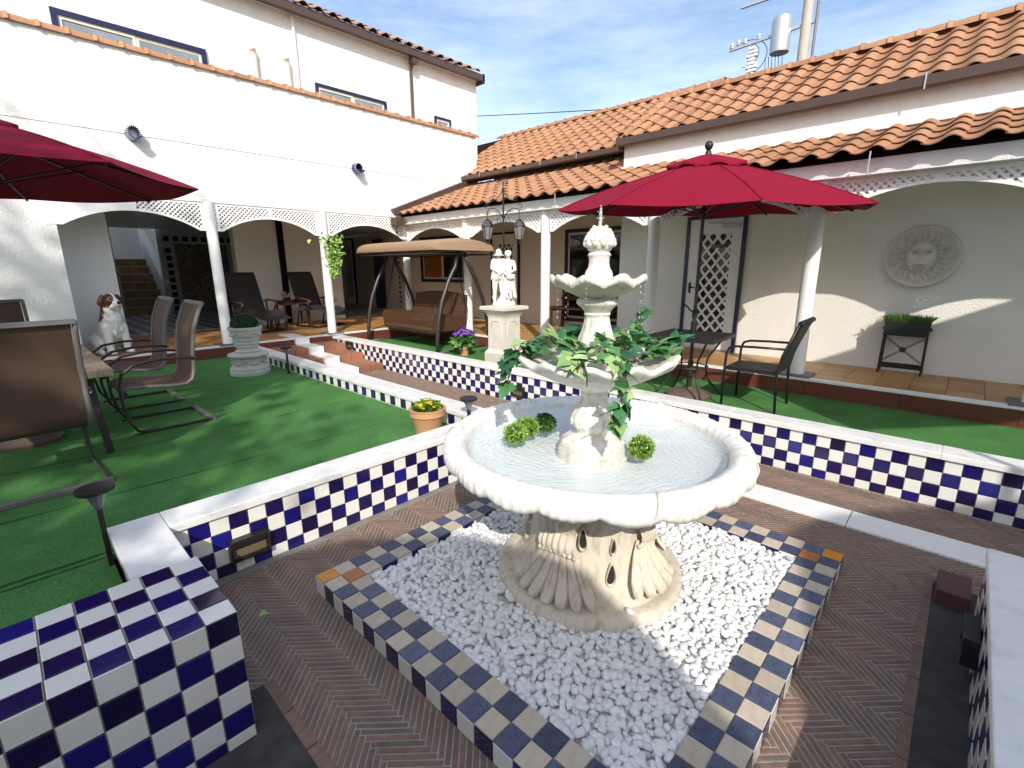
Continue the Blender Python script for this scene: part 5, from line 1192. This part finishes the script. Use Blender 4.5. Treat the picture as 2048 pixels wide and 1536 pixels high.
# ------------------------------------------------------------------ dog statue
t = thing('dog_statue', 'glazed brown and white sitting dog statue at the first arch', 'dog statue', (1.16, 9.66, .458), R(-72))
d = MB()      # faces +x
capsule(d, (-.16, 0, .17), .17, (.02, 0, .36), .165, 16); capsule(d, (.02, 0, .36), .165, (.07, 0, .55), .145, 16); capsule(d, (.05, 0, .56), .13, (.09, 0, .70), .115, 16)
for s in (-1, 1):
    capsule(d, (.10, .105*s, .42), .075, (.13, .115*s, .20), .058); capsule(d, (.13, .115*s, .20), .056, (.14, .115*s, .05), .05); capsule(d, (.14, .115*s, .035), .045, (.21, .12*s, .03), .04)
    for q in (-1, 0, 1): d.sphere((.235, .12*s+q*.024, .025), .022, 8, 6)
    capsule(d, (-.16, .12*s, .20), .12, (.0, .17*s, .16), .095); capsule(d, (.0, .18*s, .14), .075, (-.08, .19*s, .05), .06); capsule(d, (-.06, .19*s, .035), .045, (.08, .20*s, .03), .042)
capsule(d, (-.28, .05, .07), .05, (-.38, .18, .05), .035)
hx, hy, hz = .12, .02, .81
d.sphere((hx, hy, hz), .115, 18, 12, (1.05, .98, .98)); capsule(d, (hx+.06, hy, hz-.01), .07, (hx+.16, hy, hz-.045), .05, 14); capsule(d, (hx+.08, hy, hz-.07), .055, (hx+.14, hy, hz-.10), .035)
for s in (-1, 1): capsule(d, (hx+.13, hy+.035*s, hz-.06), .035, (hx+.09, hy+.06*s, hz-.10), .03)
for k in range(26):
    a = random.uniform(-1.3, 1.3); z = random.uniform(.30, .66); r = .15+.02*math.sin(z*9); d.sphere((.06+r*math.cos(a)*.9, r*math.sin(a), z), .022, 8, 6, (1, 1, 2.2))
def dog_mat():
    m = mat('dog_glaze', (.80, .79, .75), .22, coat=.5, bump=.35, bscale=24, bdist=.01, stretch=(1, 1, .5)); n = m.node_tree.nodes; L = m.node_tree.links; b = n['Principled BSDF']
    tc_ = n.new('ShaderNodeTexCoord'); cur = None; nz = n.new('ShaderNodeTexNoise'); nz.inputs['Scale'].default_value = 14; L.new(tc_.outputs['Object'], nz.inputs['Vector'])
    for (c, r) in (((hx+.03, hy+.105, hz+.02), .125), ((hx+.03, hy-.105, hz+.02), .125), ((hx-.10, hy, hz+.0), .15), ((.0, .13, .64), .16), ((-.02, -.13, .64), .16), ((-.1, 0, .58), .16), ((-.26, 0, .24), .16)):
        v = n.new('ShaderNodeVectorMath'); v.operation = 'DISTANCE'; L.new(tc_.outputs['Object'], v.inputs[0]); v.inputs[1].default_value = c
        q = n.new('ShaderNodeMath'); q.operation = 'DIVIDE'; L.new(v.outputs['Value'], q.inputs[0]); q.inputs[1].default_value = r
        if cur is None: cur = q.outputs[0]
        else: mm = n.new('ShaderNodeMath'); mm.operation = 'MINIMUM'; L.new(cur, mm.inputs[0]); L.new(q.outputs[0], mm.inputs[1]); cur = mm.outputs[0]
    ad = n.new('ShaderNodeMath'); ad.operation = 'MULTIPLY_ADD'; L.new(nz.outputs[0], ad.inputs[0]); ad.inputs[1].default_value = .5; L.new(cur, ad.inputs[2])
    mr = n.new('ShaderNodeMapRange'); L.new(ad.outputs[0], mr.inputs[0]); mr.inputs[1].default_value = 1.18; mr.inputs[2].default_value = 1.28
    x = n.new('ShaderNodeMix'); x.data_type = 'RGBA'; x.inputs[6].default_value = (.10, .025, .008, 1); x.inputs[7].default_value = (.80, .79, .75, 1); L.new(mr.outputs[0], x.inputs[0]); L.new(x.outputs[2], b.inputs['Base Color']); return m
DOGB = mat('dog_brown', (.085, .022, .008), .25, coat=.5); DOGK = mat('dog_black', (.01, .008, .008), .2, coat=.5)
remeshed(d, 'body', dog_mat(), t, .011, 3)
for s in (-1, 1):
    e = MB(); capsule(e, (hx-.02, hy+.10*s, hz+.06), .035, (hx-.03, hy+.135*s, hz-.03), .042); capsule(e, (hx-.03, hy+.135*s, hz-.03), .04, (hx-.01, hy+.13*s, hz-.085), .024); remeshed(e, 'ear', DOGB, t, .008, 2)
    MB().sphere((hx+.095, hy+.05*s, hz+.03), .017, 10, 8).build('eye', DOGK, t, world=False, smooth='all')
MB().sphere((hx+.205, hy, hz-.025), .026, 12, 8, (.8, 1.2, .9)).build('nose', DOGK, t, world=False, smooth='all')
MB().sphere((hx+.15, hy, hz-.088), .034, 12, 8, (1.3, 1.0, .35)).build('mouth', DOGK, t, world=False, smooth='all'); MB().sphere((hx+.185, hy, hz-.09), .024, 10, 8, (1.4, .9, .35)).build('tongue', mat('tongue', (.55, .12, .12), .3), t, world=False, smooth='all')
# ------------------------------------------------------------------ loungers, side table, bench
def lounger(label, loc, rz):
    t = thing('lounge_chair', label, 'lounge chair', loc, rz, group='reclining lounge chairs in the arcade')
    pr = [(-.52, 1.20), (-.47, 1.12), (-.36, .80), (-.26, .50), (-.20, .40), (-.1, .37), (.1, .40), (.28, .43), (.42, .40), (.62, .33), (.78, .30)]
    mb = MB(); m = len(pr)
    for y in (-.33, .33):
        for x, z in pr: mb.v.append((x, y*(1 if x < .5 else 1-(x-.5)*.5), z))
    for y in (-.33, .33):
        for x, z in pr: mb.v.append((x, y*(1 if x < .5 else 1-(x-.5)*.5), z-.022))
    for i in range(m-1): mb.f += [(i, i+1, m+i+1, m+i), (2*m+i, 3*m+i, 3*m+i+1, 2*m+i+1), (i, 2*m+i, 2*m+i+1, i+1), (m+i, m+i+1, 3*m+i+1, 3*m+i)]
    mb.f += [(0, m, 3*m, 2*m), (m-1, 3*m-1, 4*m-1, 2*m-1)]
    mb.build('sling', WICKB if False else SLINGD, t, world=False, fix=True)
    for s in (-1, 1):
        y = .36*s
        MB().tube([(-.30, y, .60), (-.1, y, .63), (.12, y, .60), (.22, y, .55)], .02, 8).build('armrest', BENCHW, t, world=False, smooth='all')
        MB().tube([(.16, y, .57), (.05, y, .40), (.05, y, .2), (.10, y, .03)], .018, 8).build('leg', BLACKM, t, world=False, smooth='all'); MB().tube([(-.22, y, .60), (-.2, y, .35), (-.28, y, .03)], .018, 8).build('leg', BLACKM, t, world=False, smooth='all')
        MB().tube([(-.32, y, .02), (.42, y, .02)], .018, 8).build('foot_rail', BLACKM, t, world=False)
    MB().tube([(.40, -.32, .025), (.40, .32, .025)], .022, 8).build('cross_foot', BLACKM, t, world=False); MB().tube([(.45, 0, .02), (.5, 0, .2), (.55, 0, .34)], .03, 8).build('footrest_post', BLACKM, t, world=False)
lounger('dark reclining lounge chair against the arcade wall nearer the urn', (3.70, 10.80, .456), R(-80))
lounger('dark reclining lounge chair behind the ivy wrapped column', (5.02, 10.80, .456), R(-74))
t = thing('side_table', 'small dark wooden side table between the two lounge chairs', 'side table', (4.60, 11.15, .456))
MB().box(-.33, .33, -.26, .26, .57, .595, .005).build('table_top', GLASSD, t, world=False); MB().box(-.28, .28, -.22, .22, .49, .568).build('drawer_box', BENCHW, t, world=False)
for sx in (-1, 1):
    for sy_ in (-1, 1): MB().bar((.26*sx, .20*sy_, .5), (.27*sx, .21*sy_, 0), .035, .035).build('leg', BENCHW, t, world=False)
for x, y, m, lab in ((4.45, 11.10, mat('dry_leaf', (.30, .30, .16), .7), 'pale dry potted herb on the left of the side table'), (4.76, 11.18, mat('grey_leaf', (.13, .17, .13), .7), 'grey green potted herb on the right of the side table')):
    t = thing('herb_pot', lab, 'potted plant', (x, y, 1.051), group='herb pots on the side table')
    MB().lathe([(.001, 0), (.05, 0), (.07, .05), (.06, .05), (.001, .045)], 14).build('saucer', DBROWN, t, world=False)
    mb = MB()
    for k in range(60): a = random.uniform(0, 6.28); r = random.uniform(0, .13); mb.bar((r*.4*math.cos(a), r*.4*math.sin(a), .04), (r*math.cos(a), r*math.sin(a), random.uniform(.09, .19)), .006, .012)
    mb.build('sprigs', m, t, world=False)['kind'] = 'stuff'
t = thing('bench', 'brown wooden bench standing before the dark window behind the fountain', 'bench', (8.25, 5.75, .456))
for k in range(4): MB().box(-.24+k*.115, -.24+k*.115+.10, -.85, .85, .43, .455, .004).build('seat_slat', BENCHW, t, world=False)
for k in range(3): MB().bar((.24+.02*k, 0, .58+k*.13), (.24+.02*k+.001, 0, .58+k*.13+.10), 1.5, .025, up=(1, 0, 0)).build('back_slat', BENCHW, t, world=False)
for y in (-.7, .7):
    MB().bar((-.2, y, .43), (-.2, y, 0), .06, .06).build('leg', BENCHW, t, world=False); MB().bar((.2, y, 0), (.3, y, .92), .06, .06).build('leg', BENCHW, t, world=False)
    MB().bar((-.2, y, .40), (.22, y, .40), .05, .05).build('seat_rail', BENCHW, t, world=False)
# ------------------------------------------------------------------ lights, ornaments, rain chain, column ivy
def solar(label, x, y, z, h, lean=0):
    t = thing('solar_light', label, 'garden light', (x, y, z), 0, 'black solar stake lights')
    T = Matrix.Rotation(lean, 4, 'X')
    MB().bar((0, 0, 0), (0, 0, h-.10), .026, .022).build('stake', BLACKM, t, world=False, M=T)
    MB().lathe([(.012, h-.12), (.02, h-.10), (.045, h-.03)], 12).build('cage', mat('solar_lens', (.25, .25, .25), .1, trans=.5) if 'solar_lens' not in MATS else MATS['solar_lens'], t, world=False, M=T)
    MB().lathe([(.045, h-.03), (.077, h-.02), (.08, h-.01), (.078, h), (.05, h+.004), (.001, h+.005)], 28).build('cap', BLACKM, t, world=False, M=T, smooth=40)
solar('tall black solar stake light on the turf beside the short marble cap', .175, 3.0, .262, .43)
solar('black solar stake light planted by the divider wall near the urn', 2.72, 6.98, .262, .39)
solar('short black solar light just behind the fountain basin rim', 2.76, 3.14, .262, .34)
def wall_light(label, M):
    t = thing('wall_light', label, 'wall light', (0, 0, 0), 0, 'black step lights on the tiled walls')
    MB().box(-.105, .105, .0, .055, .035, .075, .004).box(-.105, -.095, 0, .05, -.055, .035).box(.095, .105, 0, .05, -.055, .035).box(-.095, .095, 0, .045, -.06, -.045).build('housing', BLACKM, t, M=M)
    MB().box(-.094, .094, .002, .02, -.044, .034).build('lens', mat('amber_lens', (.16, .12, .07), .25) if 'amber_lens' not in MATS else MATS['amber_lens'], t, M=M)
wall_light('black step light on the checker wall left of the fountain', frameM((.775, 2.888, .145), (-1, 0, 0), (0, -1, 0), (0, 0, 1)))
wall_light('black step light near the top of the steps on long tiled wall', frameM((4.48, 8.42, .315), (0, 1, 0), (-1, 0, 0), (0, 0, 1)))
wall_light('black step light low on the tiled wall behind the fountain rim', frameM((4.48, 4.1, .16), (0, 1, 0), (-1, 0, 0), (0, 0, 1)))
wall_light('black step light on the tiled wall at the right front corner', frameM((2.62, -.256, .16), (1, 0, 0), (0, 1, 0), (0, 0, 1)))
def ornament(label, x, z, s=1.):
    t = thing('wall_spout', label, 'wall ornament', (x, 9.25, z), group='blue and white spouts on the stucco wall')
    r = .085*s
    mb = MB().lathe([(r, -.13*s), (r*1.03, 0), (r*.82, 0), (r*.82, -.13*s), (r, -.13*s)], 28, a0=-.15*pi, a1=1.15*pi); mb.v = [(x_, z_, y_*1.15) for x_, y_, z_ in mb.v]; mb.build('ring', INKBLU, t, world=False, fix=True, smooth=40)
    for k in range(13):
        a = -.12*pi+1.24*pi*k/12; c, q = math.cos(a), math.sin(a)*1.15; MB().obox(Matrix.Translation((r*.92*c, -.131*s, r*.92*q)) @ Matrix.Rotation(-a, 4, 'Y'), r*.20, .006, r*.13).build('ring_tile', WHITET, t, world=False)
    mb = MB().lathe([(r*1.02, -.21*s), (r*1.02, 0), (r*.84, 0), (r*.84, -.21*s), (r*1.02, -.21*s)], 14, a0=-.86*pi, a1=-.14*pi); mb.v = [(x_, z_, y_*1.15) for x_, y_, z_ in mb.v]; mb.build('lip', INKBLU, t, world=False, fix=True, smooth=40)
    MB().box(-r*.75, r*.75, -.004, -.001, -r*.8, r*.9).build('back', GLASSD if x > 4 else WHITET, t, world=False)
ornament('blue and white ringed spout above the first arch on stucco wall', 1.79, 3.64); ornament('blue and white ringed spout above the third arch on stucco wall', 5.34, 3.635)
t = thing('wall_lamp', 'white shell shaped wall lamp high at the left edge', 'wall lamp', (.33, 9.25, 3.98))
MB().lathe([(.001, .16), (.06, .15), (.10, .08), (.12, -.02), (.10, -.05)], 20, a0=pi, a1=2*pi).build('shade', WPAINT, t, world=False, smooth=40); MB().box(-.09, .09, -.06, -.0, -.07, -.045).build('bracket', TERRA, t, world=False)
t = thing('rain_chain', 'dark cup rain chain hanging at the inner corner column', 'rain chain', (6.13, 9.14, .46))
for k in range(17):
    z = .30+k*.105; MB().lathe([(.014, 0), (.034, .055), (.03, .055), (.012, .004)], 8).build('cup', DBROWN, t, world=False, M=Matrix.Translation((0, 0, z)))
MB().tube([(0, 0, .25), (0, 0, 2.15)], .004, 5).build('link', DBROWN, t, world=False)
t = thing('hanging_ivy', 'bright green ivy clump hanging on the arcade column by the steps', 'ivy', (4.56, 9.12, 2.0))
IVL = leaf_mesh('pale_ivy_leaf', LEAFL); lv = [v.co.copy() for v in IVL.vertices]; lf_ = [tuple(p.vertices) for p in IVL.polygons]; mb = MB()
for k in range(330):
    z = random.random()**.8; s = 1-z
    x = random.gauss(.06-.02*s, .14*(1-.75*z)); zz = .40-z*.80+random.uniform(-.03, .03)
    if zz > .26 and abs(x-.06) < .10 and random.random() < .5: zz -= .12
    M = leafM((x, -.03-random.uniform(0, .10)*(1-.5*z), zz), (random.uniform(-1, 1), random.uniform(-1, -.2), random.uniform(-1.2, .3)), random.uniform(-.8, .8), random.uniform(.05, .085)); mb.add([M @ v for v in lv], lf_)
mb.build('leaves', LEAFL, t, world=False)['kind'] = 'stuff'
MB().tube([(0, -.02, .40), (.05, -.06, .2), (.08, -.05, -.1), (.10, -.05, -.38)], .006, 6).build('stem', STEM, t, world=False)
# ------------------------------------------------------------------ utility pole and wires beyond the roof
UX, UY = 22.0, 5.95
t = thing('utility_pole', 'concrete utility pole with transformer and insulators beyond the tile roof', 'utility pole', (UX, UY, .33))
MB().tube([(0, 0, -.38), (0, 0, 12.5)], [.22, .16], 14).build('pole', POLEC, t, world=False, smooth=40); MB().tube([(-.05, -.35, -.38), (-.05, -.33, 12.2)], .05, 8).build('conduit', GREYM, t, world=False)
MB().bar((0, -.3, 9.95), (0, 2.7, 9.80), .10, .10).build('crossarm', CHROME, t, world=False); MB().bar((0, -.2, 11.2), (0, 2.4, 11.2), .10, .10).build('crossarm', CHROME, t, world=False)
MB().lathe([(.001, 9.2), (.33, 9.22), (.34, 9.3), (.34, 10.3), (.3, 10.4), (.001, 10.42)], 20, (0, .82, 0)).build('transformer', CHROME, t, world=False, smooth=40)
ins = MB()
for y, z in ((2.6, 9.95), (2.35, 10.0), (2.1, 9.98), (1.6, 10.0), (1.75, 9.3), (1.85, 9.0), (1.75, 8.75)): ins.lathe([(.03, -.12), (.10, -.10), (.05, -.06), (.10, -.03), (.05, .0), (.09, .03), (.03, .08)], 10, (0, y, z))
ins.build('insulators', INSUL, t, world=False)['kind'] = 'stuff'
sw2 = MB()
for k in range(9): sw2.box(-.1, .1, 1.62+.05*math.sin(k*1.7), 1.95+.05*math.cos(k*2.1), 8.55+k*.13, 8.64+k*.13, .02)
sw2.tube([(0, 1.85, 8.2), (0, 1.9, 8.6)], .09, 8).build('disconnect_switch', INSUL, t, world=False)
wr = MB()
wr.tube([(0, 2.62+.1*math.sin(a), 9.35-.55*math.cos(a)) if False else (0, 2.0+.75*math.cos(a), 9.35+.62*math.sin(a)) for a in np.linspace(.3*pi, 1.55*pi, 16)], .014, 5)
wr.tube([(0, 2.0+.45*math.cos(a), 9.45+.4*math.sin(a)) for a in np.linspace(.5*pi, 1.6*pi, 14)], .012, 5); wr.tube([(0, 1.6+.35*math.cos(a), 9.2+.75*math.sin(a)) for a in np.linspace(-.5*pi, .5*pi, 12)], .012, 5)
for k in range(6): wr.tube([(0, .7+.12*k, 9.2), (8, 2.6+.12*k, 3)], .012, 5)
wr.build('jumper_wires', BLACKM, t, world=False)
pts = []
for k in range(21): s = k/20; pts.append((20, 34.9-26*s, 12.2-4.35*s-.5*s*(1-s)))
tag(MB().tube(pts, .02, 5).build('power_line', BLACKM), 'thin black overhead wire crossing the sky above the tile roof', 'wire')
# ------------------------------------------------------------------ behind the camera: houses and canvas added and shaped to cast shade, and a tree
DL = Vector((SUN.x, SUN.y, 0)).normalized(); DP = Vector((-DL.y, DL.x, 0)); KZ = math.hypot(SUN.x, SUN.y)/-SUN.z
def AL(al, q, z): v = DL*al+DP*q; return (v.x, v.y, z)
def shade_house(label, outline, depth, al):  # unseen houses, outlines shaped to cast the foreground shade edge
    t = thing('added_shade_house', label, 'house', AL(al-1, outline[0][0], 0))
    pts = [(q, z) for q, z in outline]; n = len(pts)
    fr = [AL(al, q, z) for q, z in pts]+[AL(al, pts[-1][0], 0), AL(al, pts[0][0], 0)]; bk = [AL(al-depth, q, z) for q, z in pts]+[AL(al-depth, pts[-1][0], 0), AL(al-depth, pts[0][0], 0)]
    m = n+2; mb = MB(); mb.v = fr+bk; mb.f = [tuple(range(m)), tuple(reversed(range(m, 2*m)))]+[(i, i+1, m+i+1, m+i) for i in range(n-1, m-1)]+[(m-1, 0, m, 2*m-1)]
    mb.build('wall', STUCCO, t, fix=True)
    mb = MB()
    for i in range(n-1): a, b = pts[i], pts[i+1]; mb.add([AL(al+.03, a[0], a[1]+.03), AL(al+.03, b[0], b[1]+.03), AL(al-depth, b[0], b[1]+.03), AL(al-depth, a[0], a[1]+.03)], [(0, 1, 2, 3)])
    mb.build('roof', TERRA, t)
HA = -4.2; hz_ = lambda a: (a-HA)/KZ
shade_house('added unseen house behind the viewer at left, roofline shaped to cast shade', [(9, hz_(2.3)), (1.3, hz_(2.68)), (.8, hz_(2.86)), (.05, hz_(2.82)), (-.28, hz_(2.62)), (-.55, hz_(2.36)), (-.80, hz_(1.86)), (-.92, hz_(1.45)), (-1.05, hz_(.9))], 4, HA)
shade_house('added unseen house behind the viewer at right, roofline shaped to cast shade', [(-1.15, hz_(1.0)), (-1.37, hz_(1.6)), (-1.7, hz_(2.15)), (-2.05, hz_(2.64)), (-2.5, hz_(2.85)), (-3.2, hz_(2.90)), (-9, hz_(2.85))], 4, HA)
t = thing('added_awning', 'added unseen canvas sheet on posts, shaped to shade the right turf', 'added_awning', AL(0, -5, 0))  # unseen sheet added to cast shade on the right turf and wall
h = 3.6; a0, a1 = 4.3-h*KZ, 6.75-h*KZ
mb = MB(); mb.v = [AL(a0, -3.52, h), AL(a1, -3.52, h), AL(a1, -7.5, h), AL(a0, -7.5, h), AL(a0, -3.52, h+.03), AL(a1, -3.52, h+.03), AL(a1, -7.5, h+.03), AL(a0, -7.5, h+.03)]
mb.f = [(3, 2, 1, 0), (4, 5, 6, 7), (0, 1, 5, 4), (1, 2, 6, 5), (2, 3, 7, 6), (3, 0, 4, 7)]; mb.build('canvas', CREAM, t)
for a, q in ((a0, -3.6), (a0, -7.4), (a1, -7.4)): MB().tube([AL(a+.05, q, 0), AL(a+.05, q, h)], .03, 8).build('post', WPAINT, t)
# tall tree behind the viewer: dapples the left turf and the stucco wall
TA, TQ = -10., 4.7
t = thing('tree', 'tall evergreen tree behind the viewer dappling the left turf', 'tree', AL(TA, TQ, 0))
tb = Vector(AL(TA, TQ, 0)); MB().tube([tb, tb+Vector((.1, 0, 5)), tb+Vector((0, .2, 10)), tb+Vector((.1, .1, 15))], [.38, .30, .2, .06], 12).build('trunk', mat('bark', (.08, .055, .04), .9, bump=.6, bscale=12), t)
cr = MB(); lim = MB()
for k in range(78):
    z = 7.6+7.2*(k/78)**1.7; rr = (3.5*(1-((z-9.5)/6.6)**2 if z > 9.5 else 1))*random.uniform(.45, 1.0); a = random.uniform(0, 2*pi)
    c = tb+Vector((rr*math.cos(a), rr*math.sin(a), z)); lim.tube([tb+Vector((0, 0, z-.8)), c], [.06, .02], 5)
    for q in range(46):
        p = c+Vector((random.gauss(0, .42), random.gauss(0, .42), random.gauss(0, .28))); u = Vector((random.gauss(0, 1), random.gauss(0, 1), random.gauss(0, 1))).normalized(); v = u.orthogonal().normalized(); s = random.uniform(.10, .22)
        cr.add([p-u*s, p+v*s*.5, p+u*s, p-v*s*.5], [(0, 1, 2, 3)])
cr.build('crown', LEAFD, t); lim.build('limbs', MATS['bark'], t)

tag(inst(IVL, 'fallen_leaf', None, leafM((.66, 2.42, .004), (.7, -.7, .05), .1, .045)), 'small pale green leaf fallen on the herringbone brick near tiled kerb', 'leaf')
